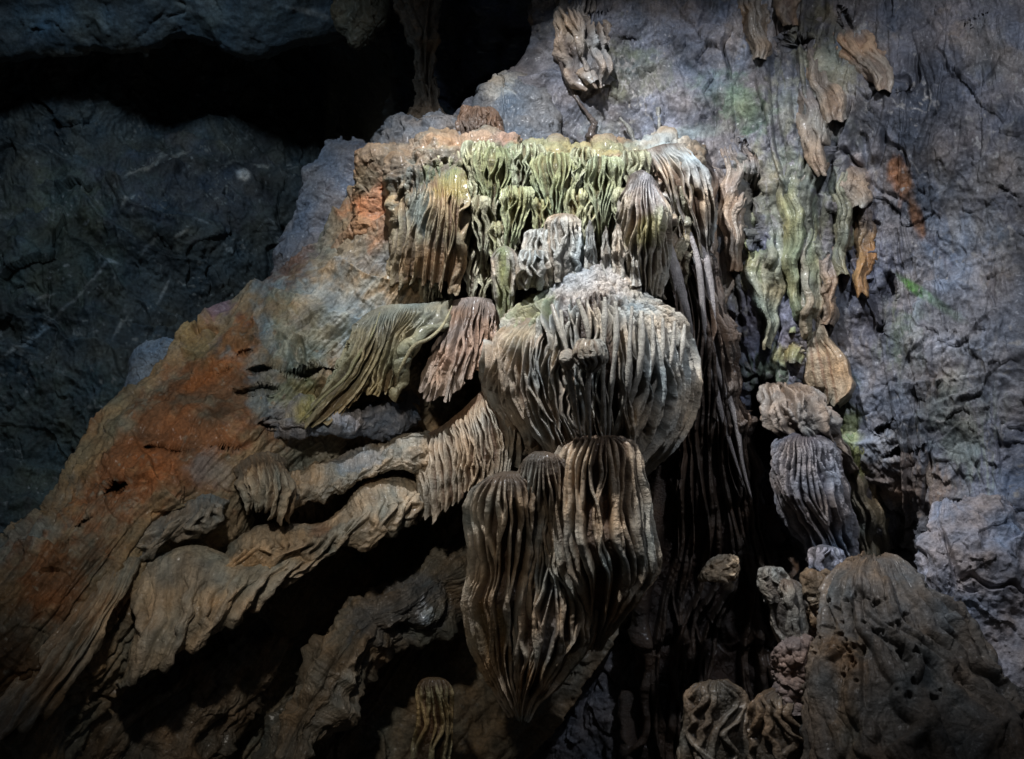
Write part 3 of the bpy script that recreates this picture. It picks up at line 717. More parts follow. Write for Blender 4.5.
# ---- main dome -----------------------------------------------------------------------------
dome = thing('flowstone_dome', 'largest pale dome with beaded white top and long separate dripping ribs', 'flowstone', base_at(598, 465, 11.6))
prof = [(266, 591, 600, 11.37), (268, 576, 612, 11.37), (273, 560, 626, 11.37), (283, 543, 643, 11.37), (300, 522, 662, 11.37), (325, 506, 681, 11.37), (352, 499, 694, 11.37), (382, 502, 699, 11.39), (405, 511, 695, 11.42), (425, 521, 687, 11.42), (442, 533, 676, 11.42), (458, 548, 660, 11.42), (476, 566, 640, 11.4), (490, 580, 625, 11.4)]
H = ribs(560, 620, 60, 71, merge=.8, width=.33, wob=.5, v0=.14, v1=.34, bulge=.55, tree=.25)
bell('dome', prof, dome, nu=620, nv=560, ang=(-120, 120), k=.95, H=H, amp=.22, hoff=.85, base=(.07, .045, .03), crest=(.54, .50, .42), mat=M_CALC, seed=71, knob=.05, knob_s=.085, knob_v=.45, micro=.02,  # gap brown deepened, putting shade between the ribs into the colour
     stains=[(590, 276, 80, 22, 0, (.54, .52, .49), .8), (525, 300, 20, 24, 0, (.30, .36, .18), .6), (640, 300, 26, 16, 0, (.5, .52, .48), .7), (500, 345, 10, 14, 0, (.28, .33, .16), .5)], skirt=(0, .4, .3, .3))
# left flank: matted ribs sweeping down to a point
tier('ribbed_flank', [[(508, 318, 11.22), (494, 345, 11.07), (490, 370, 11.12), (496, 400, 11.27), (505, 425, 11.47)], [(522, 318, 10.97), (509, 348, 10.77), (505, 380, 10.77), (515, 415, 10.87), (535, 450, 11.02)], [(538, 318, 10.82), (528, 350, 10.62), (528, 385, 10.62), (542, 420, 10.67), (562, 460, 10.77)],
                      [(552, 322, 10.77), (548, 355, 10.62), (552, 390, 10.62), (562, 425, 10.67), (575, 458, 10.77)], [(566, 335, 10.82), (566, 370, 10.67), (572, 400, 10.67), (577, 430, 10.72), (582, 455, 10.82)]], 340, 360, 30, 73, .12, [(515, 340, 20, 20, 0, (.42, .42, .34), .6)], parent=dome,
     base=(.24, .17, .11), crest=(.48, .42, .34), mat=M_CALC, wob=.7, merge=.7, tree=.6, drip=.1, v1=.25, bulge=.6, skirt=(.4, .3, .5, .5))
# separate drip ribs standing clear of the dome; two end in bulbs
rr = random.Random(5)
fan = [(560, 580, 594), (604, 606, 604), (617, 614, 608), (630, 628, 610), (643, 638, 614), (655, 646, 618), (664, 654, 622), (673, 663, 626), (682, 673, 630)]
for i, (x0, x1, x2) in enumerate(fan):
    y0 = 296 + abs(x0 - 600) * .35; z = 10.42 + ((x0 - 598) / 100) ** 2 * .75
    lean = rr.uniform(-3, 3)
    rad = [.015] + [rr.uniform(.014, .036) for _ in range(6)] + [.012]
    strand('rib', [(x0 + lean, y0, z), ((x0 * .75 + x1 * .25), y0 + 38, z - .1), (x1 + rr.uniform(-3, 3), 382, z - .06), ((x1 + x2) / 2 + rr.uniform(-2, 2), 418, z + .12), (x2, 448, z + .35)], rad, dome, col=(.5, .47, .40), seed=80 + i, rough=.5)
bell('bulb', [(340, 588, 592, 10.17), (342, 580, 599, 10.17), (349, 575, 604, 10.17), (358, 575, 605, 10.17), (366, 581, 599, 10.17), (371, 588, 593, 10.17)], dome, nu=120, nv=90, ang=(-170, 170), H=ribs(90, 120, 14, 91, merge=.2, wob=.15), amp=.03, base=(.22, .17, .12), crest=(.5, .46, .38), mat=M_CALC, seed=91, skirt=(0, 0, 0, 0))
bell('bulb', [(349, 565, 569, 10.27), (352, 561, 573, 10.27), (360, 559, 575, 10.27), (367, 562, 573, 10.27), (371, 566, 570, 10.27)], dome, nu=80, nv=70, ang=(-170, 170), base=(.46, .42, .35), mat=M_CALC, seed=92, rock=.02, rock_s=.1, skirt=(0, 0, 0, 0))
strand('rib', [(590, 362, 10.15), (588, 395, 10.22), (590, 440, 10.47)], [.025, .03, .015], dome, col=(.48, .44, .37), seed=93)
strand('rib', [(568, 368, 10.27), (573, 400, 10.32), (582, 440, 10.57)], [.02, .028, .012], dome, col=(.48, .44, .37), seed=94)
strand('rib', [(552, 305, 10.52), (560, 330, 10.37), (567, 352, 10.29)], [.02, .03, .012], dome, col=(.5, .46, .38), seed=95)
strand('rib', [(578, 300, 10.37), (586, 322, 10.27), (589, 343, 10.22)], [.02, .03, .012], dome, col=(.5, .46, .38), seed=96)

# ---- lower hanging cluster ------------------------------------------------------------------
low = thing('hanging_flowstone', 'lowest tan cluster of three fluted lobes tapering to a point below the pale dome', 'flowstone', base_at(521, 720, 10.90))
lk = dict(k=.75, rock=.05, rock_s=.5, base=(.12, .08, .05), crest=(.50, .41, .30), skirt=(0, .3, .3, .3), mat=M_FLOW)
fbell('lobe', [(437, 598, 604, 10.70), (439, 583, 618, 10.70), (444, 570, 628, 10.70), (456, 559, 637, 10.70), (480, 553, 645, 10.70), (515, 549, 652, 10.70), (550, 549, 658, 10.70), (575, 556, 657, 10.75), (600, 568, 642, 10.80), (625, 582, 618, 10.90), (650, 590, 600, 11.00)], 32, 101, .15, low, nu=460, nv=520, merge=.65, wob=.3, bulge=.4, tree=.3, wid=.36, knob=.015, knob_v=.15, knob_s=.06,
      stains=[(600, 600, 40, 20, 0, (.22, .13, .06), .6)], **lk)
fbell('lobe', [(451, 538, 550, 10.62), (454, 529, 562, 10.62), (462, 522, 572, 10.62), (485, 519, 578, 10.65), (515, 520, 575, 10.80), (550, 520, 585, 10.85), (600, 512, 598, 10.90), (640, 506, 594, 10.90), (675, 506, 570, 10.90), (700, 511, 545, 10.90), (720, 519, 527, 10.90)], 34, 103, .15, low, nu=440, nv=560, merge=.8, wob=.7, bulge=.45, tree=.5,
      stains=[(550, 620, 14, 40, 0, (.26, .25, .24), .6), (560, 670, 40, 16, -20, (.26, .16, .07), .7)], **lk)
fbell('lobe', [(472, 503, 512, 10.62), (476, 490, 524, 10.62), (484, 479, 536, 10.62), (498, 471, 542, 10.65), (530, 467, 545, 10.72), (570, 467, 538, 10.85), (605, 464, 540, 10.85), (640, 470, 535, 10.90), (670, 482, 528, 10.90), (695, 498, 525, 10.90), (715, 513, 522, 10.90)], 28, 105, .13, low, nu=400, nv=520, merge=.7, wob=.4, bulge=.45, tree=.4,
      stains=[(488, 640, 20, 40, 0, (.24, .15, .06), .7)], **lk)
strand('drip', [(508, 440, 11.3), (507, 455, 11.3), (509, 476, 11.25)], [.02, .03, .02], low, col=(.36, .3, .22), seed=108)

# ---- draperies left of the dome -------------------------------------------------------------
pink = thing('stone_drapery', 'salmon pink folded drapery left of the pale dome', 'drapery', base_at(455, 390, 11.4))
tier('folds', [[(452, 301, 11.65), (446, 325, 11.5), (436, 355, 11.4), (422, 388, 11.35)], [(462, 298, 11.6), (456, 325, 11.4), (448, 358, 11.25), (436, 394, 11.2)], [(474, 297, 11.55), (469, 322, 11.35), (462, 352, 11.2), (452, 390, 11.15)], [(485, 298, 11.55), (482, 320, 11.4), (476, 345, 11.3), (468, 372, 11.25)], [(494, 300, 11.7), (494, 320, 11.6), (492, 335, 11.5), (488, 350, 11.5)]], 280, 280, 20, 111, .09, [(440, 380, 30, 14, 0, (.38, .28, .2), .5)], parent=pink, topcol=(.2, .15, .12),
     base=(.20, .12, .08), crest=(.42, .28, .20), merge=.35, drip=.25, v1=.25, skirt=(.5, .25, .8, .5))
green = thing('stone_drapery', 'olive green rippled drapery with long crooked folds, left of the pink one', 'drapery', base_at(395, 390, 11.3))
tier('folds', [[(362, 316, 11.5), (357, 335, 11.35), (352, 352, 11.3), (345, 368, 11.3)], [(382, 306, 11.5), (374, 330, 11.25), (362, 352, 11.15), (340, 388, 11.1), (308, 418, 11.0)], [(402, 304, 11.55), (394, 325, 11.3), (382, 345, 11.25), (368, 375, 11.25), (345, 405, 11.2)], [(425, 303, 11.55), (416, 325, 11.3), (404, 342, 11.2), (397, 362, 11.2), (392, 388, 11.25)], [(453, 300, 11.55), (444, 320, 11.3), (424, 340, 11.15), (405, 352, 11.1), (400, 392, 11.2)]], 380, 320, 30, 113, .10, [(350, 400, 40, 14, -30, (.2, .15, .08), .6)], parent=green, topcol=(.17, .17, .13),
     base=(.11, .10, .065), crest=(.27, .25, .15), merge=.6, tree=.6, drip=.25, wob=.5, v1=.25, skirt=(.5, .25, .5, .5), width=.33)
strand('fold_rim', [(452, 306, 11.35), (443, 325, 11.15), (430, 338, 11.0), (414, 346, 10.98), (406, 358, 10.98), (399, 372, 11.0), (398, 380, 11.05)], [.006, .014, .018, .02, .02, .016, .006], green, col=(.33, .30, .18), seed=115, mat=M_FLOW)
strand('fold_rim', [(380, 312, 11.3), (372, 335, 11.15), (358, 356, 11.05), (345, 378, 11.0), (322, 398, 10.95), (300, 422, 10.9)], [.006, .012, .018, .018, .014, .006], green, col=(.24, .23, .12), seed=116, mat=M_FLOW)

mid = thing('stone_drapery', 'tan fringed drapery hanging between the pale dome and the lower ledge', 'drapery', base_at(460, 500, 11.2))
tier('folds', [[(408, 440, 11.5), (414, 455, 11.3), (420, 480, 11.2), (424, 503, 11.2)], [(430, 432, 11.5), (434, 455, 11.2), (438, 480, 11.05), (440, 504, 11.05)], [(452, 418, 11.4), (456, 450, 11.05), (458, 475, 10.95), (456, 498, 10.95)], [(472, 400, 11.35), (477, 435, 11.0), (480, 465, 10.9), (474, 490, 10.9)], [(488, 385, 11.35), (494, 420, 11.0), (498, 450, 10.95), (490, 478, 10.95)], [(500, 375, 11.4), (508, 405, 11.15), (515, 430, 11.1), (520, 455, 11.1)]], 460, 320, 40, 117, .10, [], parent=mid,
     base=(.15, .10, .065), crest=(.40, .33, .245), merge=.5, tree=.4, drip=.3, v1=.25, wob=.4, skirt=(.5, .25, .4, .4))

# ---- ledges down the slope ----------------------------------------------------------------
def ledge(name, label, lines, nu, nv, seed, H=None, **kw):
    o = thing(name, label, 'ledge' if 'ledge' in name else 'flowstone', base_at(*lines[len(lines) // 2][-1]), kw.pop('group', None))
    pn = kw.pop('part', 'face')
    n = kw.pop('n', 20); amp = kw.pop('amp', .07)
    fl_ = name.startswith('flow')
    H = ribs(nv, nu, max(4, int(n * (.95 if fl_ else .7))), seed, merge=.7, width=.6, wob=kw.pop('wob', .24), bulge=.4, v0=0, v1=.5, cap=.85 if fl_ else 1, tree=.4) * (1 - (.3 if fl_ else .75) * sstep(.7, 1, np.linspace(0, 1, nv)))[:, None]
    if fl_: amp *= 1.35; kw.setdefault('rock', .03)
    kw['drip'] = kw.get('drip', .1) * .5; rk_ = name.startswith('rock')
    kw.setdefault('facet', ((.03, .35),) if rk_ else ()); kw.setdefault('flow', (.03, 12, 3) if rk_ else (.015, 14, 2))
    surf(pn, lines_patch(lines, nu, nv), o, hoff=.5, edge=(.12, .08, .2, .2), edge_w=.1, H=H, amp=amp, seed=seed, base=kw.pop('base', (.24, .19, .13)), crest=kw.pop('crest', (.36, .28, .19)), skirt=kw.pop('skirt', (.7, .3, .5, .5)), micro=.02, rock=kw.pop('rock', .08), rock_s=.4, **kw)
    return o


ledge('rock_ledge', 'blue grey broken ledge under the green drapery', [[(262, 408, 11.3), (262, 420, 11.05), (268, 432, 11.05), (272, 440, 11.1)], [(300, 392, 11.35), (298, 412, 11.0), (296, 425, 10.95), (296, 436, 11.0)], [(340, 400, 11.5), (335, 416, 11.15), (330, 426, 11.1), (326, 432, 11.15)], [(380, 398, 11.7), (378, 412, 11.4), (372, 424, 11.35), (362, 434, 11.4)], [(412, 402, 11.8), (412, 418, 11.55), (408, 430, 11.5), (404, 440, 11.55)]], 340, 120, 121, n=5, amp=.04, base=(.17, .18, .21), crest=(.22, .22, .24), rock=.16, crack=.05,
      stains=[(318, 405, 30, 14, -10, (.26, .27, .10), .8), (275, 412, 20, 14, 0, (.2, .22, .24), .7)])
ledge('rock_ledge', 'grey tan ledge with knuckled upper edge, running left from the fringed drapery', [[(284, 474, 11.0), (282, 490, 10.8), (280, 505, 10.75), (278, 520, 10.75)], [(310, 466, 11.2), (306, 482, 10.85), (304, 496, 10.75), (302, 508, 10.75)], [(345, 456, 11.4), (342, 470, 11.0), (338, 486, 10.85), (334, 500, 10.85)], [(375, 446, 11.5), (374, 460, 11.05), (372, 470, 10.95), (368, 480, 10.95)], [(400, 438, 11.5), (400, 452, 11.1), (400, 464, 11.0), (398, 474, 11.0)], [(424, 434, 11.5), (424, 450, 11.15), (424, 464, 11.1), (424, 482, 11.15)], [(444, 432, 11.9), (446, 450, 11.5), (446, 464, 11.45), (446, 480, 11.5)]], 460, 180, 123, n=30, amp=.035, base=(.27, .235, .18), crest=(.38, .32, .24), stains=[(355, 458, 30, 8, -10, (.3, .3, .3), .7)], drip=.15)
claw = ledge('flowstone_claw', 'pale claw shaped drip mass at the left end of the grey tan ledge', [[(232, 468, 10.7), (236, 480, 10.55), (240, 492, 10.5), (246, 508, 10.5)], [(248, 458, 10.65), (252, 474, 10.4), (256, 490, 10.35), (258, 506, 10.4)], [(262, 452, 10.7), (268, 470, 10.35), (270, 490, 10.25), (266, 512, 10.3)], [(276, 454, 10.8), (284, 474, 10.4), (286, 492, 10.3), (278, 522, 10.3)], [(286, 462, 11.0), (292, 480, 10.6), (296, 500, 10.5), (290, 520, 10.5)]], 220, 220, 125, n=17, amp=.07, base=(.22, .17, .12), crest=(.42, .36, .27), drip=.3)
ledge('flowstone_tongue', 'long tan tongue with smooth finger lobes below the grey tan ledge', [[(228, 545, 10.5), (222, 560, 10.35), (214, 575, 10.35), (205, 590, 10.4)], [(262, 524, 10.6), (258, 545, 10.35), (250, 562, 10.3), (240, 580, 10.35)], [(296, 522, 10.75), (290, 540, 10.4), (282, 556, 10.35), (270, 574, 10.4)], [(330, 520, 10.9), (325, 535, 10.55), (318, 550, 10.45), (306, 566, 10.5)], [(362, 484, 11.1), (366, 508, 10.7), (358, 530, 10.55), (338, 552, 10.55)], [(385, 478, 11.1), (386, 505, 10.75), (380, 528, 10.6), (366, 550, 10.6)], [(404, 476, 11.2), (406, 500, 10.9), (400, 520, 10.8), (392, 536, 10.8)], [(424, 482, 11.3), (424, 498, 11.1), (424, 508, 11.05), (420, 522, 11.05)]], 560, 220, 127, n=24, amp=.06, base=(.33, .265, .185), crest=(.46, .37, .26), stains=[(320, 530, 12, 8, 0, RUST, .6)], drip=.12)
ledge('flowstone_sheet', 'broad smooth tan sheet with a sharp lower left point, hanging over the dark hollow', [[(142, 556, 10.5), (133, 595, 10.1), (129, 640, 9.85), (112, 690, 9.75)], [(168, 550, 10.45), (162, 600, 10.0), (156, 640, 9.8), (142, 680, 9.7)], [(200, 546, 10.45), (190, 590, 10.0), (178, 630, 9.8), (164, 668, 9.75)], [(232, 556, 10.4), (214, 592, 10.05), (198, 625, 9.9), (182, 655, 9.85)], [(258, 556, 10.45), (242, 582, 10.1), (226, 608, 10.0), (210, 640, 9.95)], [(290, 552, 10.5), (274, 572, 10.25), (256, 592, 10.15), (238, 620, 10.15)], [(322, 548, 10.6), (305, 562, 10.4), (288, 576, 10.35), (268, 596, 10.35)], [(352, 538, 10.7), (342, 548, 10.55), (330, 556, 10.5), (314, 566, 10.5)]], 560, 380, 129, n=22, amp=.07, base=(.40, .33, .235), crest=(.50, .41, .30), rock=.04, facet=(), stains=[(170, 570, 40, 20, 0, (.28, .26, .22), .6)], wob=.2)
ledge('flowstone_sheet', 'ridged tan sheet sweeping down to the lower left corner', [[(80, 560, 10.3), (40, 625, 9.95), (0, 690, 9.6), (-60, 770, 9.2)], [(105, 556, 10.25), (66, 620, 9.8), (28, 680, 9.45), (-30, 760, 9.0)], [(125, 552, 10.25), (95, 610, 9.75), (55, 670, 9.4), (5, 740, 9.0)], [(146, 552, 10.35), (124, 600, 9.9), (92, 655, 9.6), (52, 715, 9.3)]], 300, 420, 131, n=16, amp=.07, base=(.33, .265, .185), crest=(.45, .365, .26), stains=[(60, 640, 14, 80, 35, (.22, .1, .03), .5)])
ledge('flowstone_sheet', 'narrow grey sheet above the broad smooth one', [[(146, 520, 10.6), (138, 535, 10.45), (128, 552, 10.4), (118, 572, 10.4)], [(180, 505, 10.6), (172, 522, 10.35), (160, 540, 10.3), (148, 556, 10.35)], [(206, 492, 10.65), (202, 510, 10.4), (194, 524, 10.35), (182, 540, 10.4)], [(235, 500, 10.8), (230, 510, 10.6), (222, 520, 10.55), (212, 530, 10.6)]], 260, 160, 133, n=9, amp=.06, base=(.26, .24, .21), crest=(.33, .30, .25))
ledge('rock_rib', 'dim brown buttress slanting below the dark hollow', [[(474, 528, 11.9), (402, 572, 11.6), (345, 612, 11.3), (300, 665, 11.0), (262, 740, 10.6), (240, 820, 10.3)], [(480, 550, 11.7), (418, 596, 11.3), (365, 628, 11.05), (322, 685, 10.75), (288, 755, 10.35), (270, 830, 10.0)], [(480, 600, 11.9), (440, 632, 11.5), (385, 655, 11.3), (350, 700, 11.0), (312, 765, 10.6), (300, 840, 10.3)]], 300, 520, 135, n=7, amp=.09, base=(.17, .14, .10), crest=(.25, .2, .14), rock=.16, crack=.07, ridge=.08, ridge_s=.35, stains=[(400, 610, 40, 30, -30, (.13, .14, .15), .7)], skirt=(.4, .8, .6, .8))
ledge('rock_rib', 'dim brown folds in the lower left corner', [[(130, 640, 10.9), (90, 690, 10.6), (60, 740, 10.3), (30, 800, 10.0)], [(160, 665, 10.9), (120, 700, 10.6), (95, 745, 10.3), (70, 810, 10.0)], [(250, 640, 11.2), (200, 690, 10.9), (160, 740, 10.6), (130, 810, 10.3)], [(300, 640, 11.5), (270, 700, 11.3), (230, 760, 11.0), (190, 820, 10.7)]], 340, 320, 137, n=9, amp=.12, base=(.16, .12, .08), crest=(.24, .18, .12), rock=.15, skirt=(.4, .4, .6, .8))
stri = thing('stalactite', 'small striped yellow brown stalactite at the bottom edge left of the cluster tip', 'stalactite', base_at(432, 790, 11))
fbell('shaft', [(677, 428, 438, 11.0), (680, 421, 446, 11.0), (690, 417, 451, 11.0), (720, 416, 452, 11.0), (752, 410, 450, 11.0), (800, 404, 446, 11.0)], 13, 139, .06, stri, nu=160, nv=240, base=(.09, .05, .02), crest=(.33, .26, .13), skirt=(0, .2, .2, .2), mat=M_FLOW)

# ---- orange boulder, grey slabs --------------------------------------------------------------
def boulder(label, prof, seed, base, stains=(), name='boulder', cat='boulder', mat=None, rock=.16, nu=180, nv=180, k=.8, group=None, **kw):
    o = bell(name, prof, None, nu=nu, nv=nv, ang=(-125, 125), k=k, base=base, stains=stains, mat=mat or M_ROCK, seed=seed, rock=rock, rock_s=kw.pop('rock_s', .6), ridge=kw.pop('ridge', .02), ridge_s=.4, crack=kw.pop('crack', .03), facet=kw.pop('facet', ((.035, .3), (.015, .12))), micro=.012, skirt=kw.pop('skirt', (0, .5, .3, .3)), **kw)
    return tag(o, label, cat, group)


boulder('orange and brown rounded boulder at the left end of the mossy crown', [(149, 370, 384, 12.2), (151, 360, 396, 12.2), (158, 354, 404, 12.2), (175, 352, 410, 12.2), (200, 353, 412, 12.2), (222, 352, 414, 12.2), (240, 340, 415, 12.3), (250, 332, 412, 12.4)], 151, (.34, .20, .11),
        [(378, 205, 20, 18, 0, (.44, .19, .09), .9), (365, 178, 14, 14, 0, (.20, .15, .09), .9), (395, 165, 12, 16, 0, (.24, .17, .11), .7), (370, 158, 16, 6, 0, (.38, .24, .14), .7), (400, 222, 16, 10, 0, (.23, .18, .09), .7)], k=.5, rock=.12)
boulder('tall grey angular slab leaning beside the orange boulder', [(139, 332, 352, 13.5), (142, 324, 372, 13.4), (155, 316, 384, 13.3), (185, 304, 388, 13.2), (220, 289, 388, 13.1), (250, 276, 388, 13.0), (290, 272, 388, 12.9)], 152, (.13, .135, .16), k=.45, rock=.10, ridge=.02)
boulder('rounded blue grey boulder behind the rust coloured slope', [(339, 160, 178, 12.9), (342, 150, 188, 12.9), (352, 138, 196, 12.9), (370, 129, 200, 12.9), (395, 124, 205, 12.8)], 153, (.13, .16, .20), k=.5, rock=.09, ridge=.02)
boulder('dark brown ball with radiating spines on top of the crown', [(107, 474, 484, 13.0), (109, 468, 490, 13.0), (116, 462, 496, 13.0), (128, 460, 499, 13.0), (138, 464, 498, 13.0), (146, 470, 494, 13.0)], 154, (.10, .065, .045), rock=.03, H=ribs(120, 160, 22, 154, merge=.1, wob=.2), amp=.06, nu=160, nv=120, name='coral_ball', cat='nodule', crack=0, ridge=0)
boulder('grey folded rock shoulder behind the left end of the crown', [(112, 408, 425, 13.3), (118, 398, 440, 13.3), (130, 388, 458, 13.2), (145, 378, 470, 13.1), (165, 370, 480, 13.0)], 155, (.13, .13, .135), name='rock_shoulder', cat='rock', k=.6, H=ribs(160, 200, 14, 155, wob=.4), amp=.07, nu=200, nv=160)
boulder('thin brown fluted pillar beside the black alcove', [(-60, 396, 440, 14.6), (0, 404, 432, 14.4), (40, 414, 434, 14.3), (80, 418, 438, 14.2), (115, 414, 446, 14.0), (140, 405, 452, 13.9)], 156, (.085, .07, .055), name='rock_pillar', cat='pillar', k=.8, H=ribs(300, 120, 9, 156, wob=.7), amp=.10, nu=120, nv=300)
boulder('olive brown bulge under the roof beside the fluted pillar', [(-50, 345, 372, 15.0), (-20, 338, 382, 14.9), (0, 334, 388, 14.8), (25, 336, 384, 14.7), (42, 346, 372, 14.7), (52, 356, 362, 14.7)], 157, (.07, .06, .04), name='rock_bulge', cat='rock', k=.6)
boulder('rough pale studded rock face behind the crown below the dark wall', [(70, 505, 525, 13.75), (76, 494, 536, 13.7), (95, 482, 548, 13.6), (120, 474, 556, 13.4), (150, 470, 560, 13.2)], 158, (.10, .108, .12), [(500, 88, 16, 14, 0, (.3, .3, .28), .8)], name='rock_bulge', cat='rock', k=.4, rock=.1, knob=.02, knob_s=.1)

# ---- upper middle: twisted stone and rootlike drip -----------------------------------------------
#TWIST
for i, (pts, rad, lab) in enumerate([([(620, 118, 13.12), (630, 130, 13.02), (636, 148, 12.92)], [.015, .03, .02], 'short leaning stone spike on the crown right of the root drip'),
                                     ([(658, 108, 13.07), (659, 122, 13.02), (660, 146, 12.92)], [.03, .02, .03], 'thin upright pale spike near the right end of the crown')]):
    tag(strand('stone_spike', pts, rad, None, col=(.22, .22, .2), seed=170 + i, rough=.6), lab, 'stalagmite')

# ---- right wall hangings ---------------------------------------------------------------------------
def hanging(label, prof, seed, base, crest, n=6, amp=.05, stains=(), out=.24, nu=150, nv=240, name='stone_ribbon', cat='drapery', topcol=(.145, .142, .15), ext=.3, rock=.03, r0=.12, flat=False, **kw):
    """a drapery grown out of the wall: it follows the wall and swells towards its free lower edge"""
    r_ = random.Random(seed)
    y0, y1 = prof[0][0], prof[-1][0]; L_ = y1 - y0
    rows = [(y0 - L_ * ext, (prof[0][1] + prof[0][2]) / 2 - 4, (prof[0][1] + prof[0][2]) / 2 + 4)] + [(y, a - r_.uniform(0, 3), b + r_.uniform(0, 3)) for y, a, b, d in prof]
    rows = np.array(rows, float)
    t = np.linspace(0, 1, nv); ys = rows[0, 0] + t * (rows[-1, 0] - rows[0, 0])
    xl = np.interp(ys, rows[:, 0], rows[:, 1]); xr = np.interp(ys, rows[:, 0], rows[:, 2])
    k_ = np.ones(9) / 9
    xl = np.convolve(np.pad(xl, 4, mode='edge'), k_, 'valid'); xr = np.convolve(np.pad(xr, 4, mode='edge'), k_, 'valid')
    s_ = np.linspace(-.22, 1.22, nu)[None, :]
    X = xl[:, None] + s_ * (xr - xl)[:, None]; Y = ys[:, None] + 0 * X
    wob_ = 2.5 * np.sin(ys / 13.0 + seed)[:, None] + 1.5 * np.sin(ys / 5.3 + 2 * seed)[:, None]
    X = X + wob_
    pr_ = np.clip(1 - np.abs(2 * s_ - 1) ** 2.6, -.6, 1)
    if flat: pr_ = (sstep(-.03, .05, s_) * (1 - sstep(.97, 1.08, s_)) * (.55 + .45 * s_)) * 1.2 - .2
    D = wall_depth(X, Y) + .05 - out * (r0 + (1 - r0) * sstep(.1, .9, t))[:, None] * pr_
    H = ribs(nv, nu, int(n * 1.7), seed, merge=.7, width=.5, wob=.35, v0=.1, v1=.5, bulge=.35, tree=.4, cap=.8)
    o = surf(name, (X, Y, D), None, base=base, crest=crest, stains=stains, seed=seed, H=H, amp=amp * .7, hoff=.3, topcol=topcol, skirt=(.2, .3, .3, .3), mat=M_FLOW, rock=rock, rock_s=.3, drip=.1, vary=.45, **kw)
    return tag(o, label, cat, 'draperies on the right wall' if name == 'stone_ribbon' else None)


TN = (.24, .175, .125); TC = (.34, .26, .19)
hanging('swirling brown grey folded stone hanging from the wall at the top', [(-30, 548, 592, 13), (10, 548, 600, 13), (35, 550, 604, 13), (55, 556, 606, 13), (72, 564, 608, 13), (86, 588, 608, 13)], 161, (.13, .11, .10), (.25, .215, .185), n=11, amp=.14, out=.34, rock=.10, ext=.2, name='folded_stone', cat='flowstone', nv=300, nu=260, stains=[(570, 30, 22, 8, 40, (.28, .25, .21), .6)])
hanging('grey brown tongue shaped stone below the swirling folds', [(50, 566, 584, 13), (60, 566, 596, 13), (72, 574, 607, 13), (82, 590, 606, 13)], 162, (.22, .19, .165), (.30, .26, .22), n=4, amp=.04, out=.42, ext=.1, name='folded_stone', cat='flowstone', nv=120)
tag(strand('dripstone', [(560, 62, float(wall_depth(np.array([560.]), np.array([62.]))[0]) - .25), (566, 78, float(wall_depth(np.array([566.]), np.array([78.]))[0]) - .10)] + [(x, y, float(wall_depth(np.array([float(x)]), np.array([float(y)]))[0]) - .04) for x, y in ((573, 93), (580, 104), (588, 114), (594, 124), (591, 134), (594, 150))], [.02, .03, .025, .02, .02, .035, .06, .03], None, col=(.09, .07, .06), seed=163, n=90, rough=.8), 'thin dark crooked dripstone running down from the swirling folds to the crown', 'dripstone')
hanging('long tan and orange ribbon pinched at the middle, right of the dark curtain', [(235, 712, 730, 12.35), (260, 710, 731, 12.3), (285, 708, 731, 12.25), (310, 707, 729, 12.25), (330, 711, 726, 12.25), (355, 715, 723, 12.3), (375, 718, 721, 12.35)], 181, TN, (.40, .33, .26), n=3, stains=[(714, 330, 5, 20, 0, (.33, .16, .06), .7)])
hanging('tan fluted hanging under the white cap, right of the crown', [(160, 697, 712, 12.35), (170, 692, 722, 12.3), (200, 694, 722, 12.25), (225, 700, 718, 12.25), (245, 703, 712, 12.3), (256, 706, 709, 12.35)], 182, TN, (.42, .32, .24), n=6, amp=.08, out=.36)
hanging('broad brown fluted panel with split ribs, left of the dark pocket', [(145, 722, 750, 12.55), (155, 718, 758, 12.45), (180, 718, 754, 12.4), (205, 722, 748, 12.4), (225, 724, 742, 12.45), (250, 726, 738, 12.5), (270, 729, 733, 12.6)], 183, TN, TC, n=9, amp=.09, out=.34)
hanging('green and tan drapery tapering to a thin drip, below the dark pocket', [(215, 738, 775, 12.6), (235, 734, 792, 12.5), (262, 738, 792, 12.45), (285, 746, 786, 12.45), (305, 754, 778, 12.45), (322, 761, 773, 12.5), (345, 763, 768, 12.55)], 184, (.17, .165, .11), (.28, .265, .18), n=8, amp=.06, stains=[(750, 250, 14, 30, 0, (.17, .2, .08), .6)])
hanging('moss green vertical ribbon right of the dark pocket', [(165, 786, 798, 12.6), (178, 782, 806, 12.5), (210, 780, 806, 12.45), (260, 786, 802, 12.45), (300, 790, 800, 12.5), (330, 793, 797, 12.6)], 185, (.15, .165, .09), (.24, .25, .14), n=4, amp=.05)
hanging('tan and green ribbon ending in a yellow foot, left of the banded blade', [(215, 805, 818, 12.5), (240, 802, 818, 12.4), (280, 800, 819, 12.35), (310, 797, 820, 12.3), (335, 793, 817, 12.3), (352, 788, 808, 12.35), (362, 786, 798, 12.4)], 186, (.2, .18, .12), (.32, .26, .18), n=4, amp=.05, stains=[(795, 352, 16, 8, 0, (.3, .27, .1), .7), (812, 240, 8, 40, 0, (.16, .19, .1), .6)])
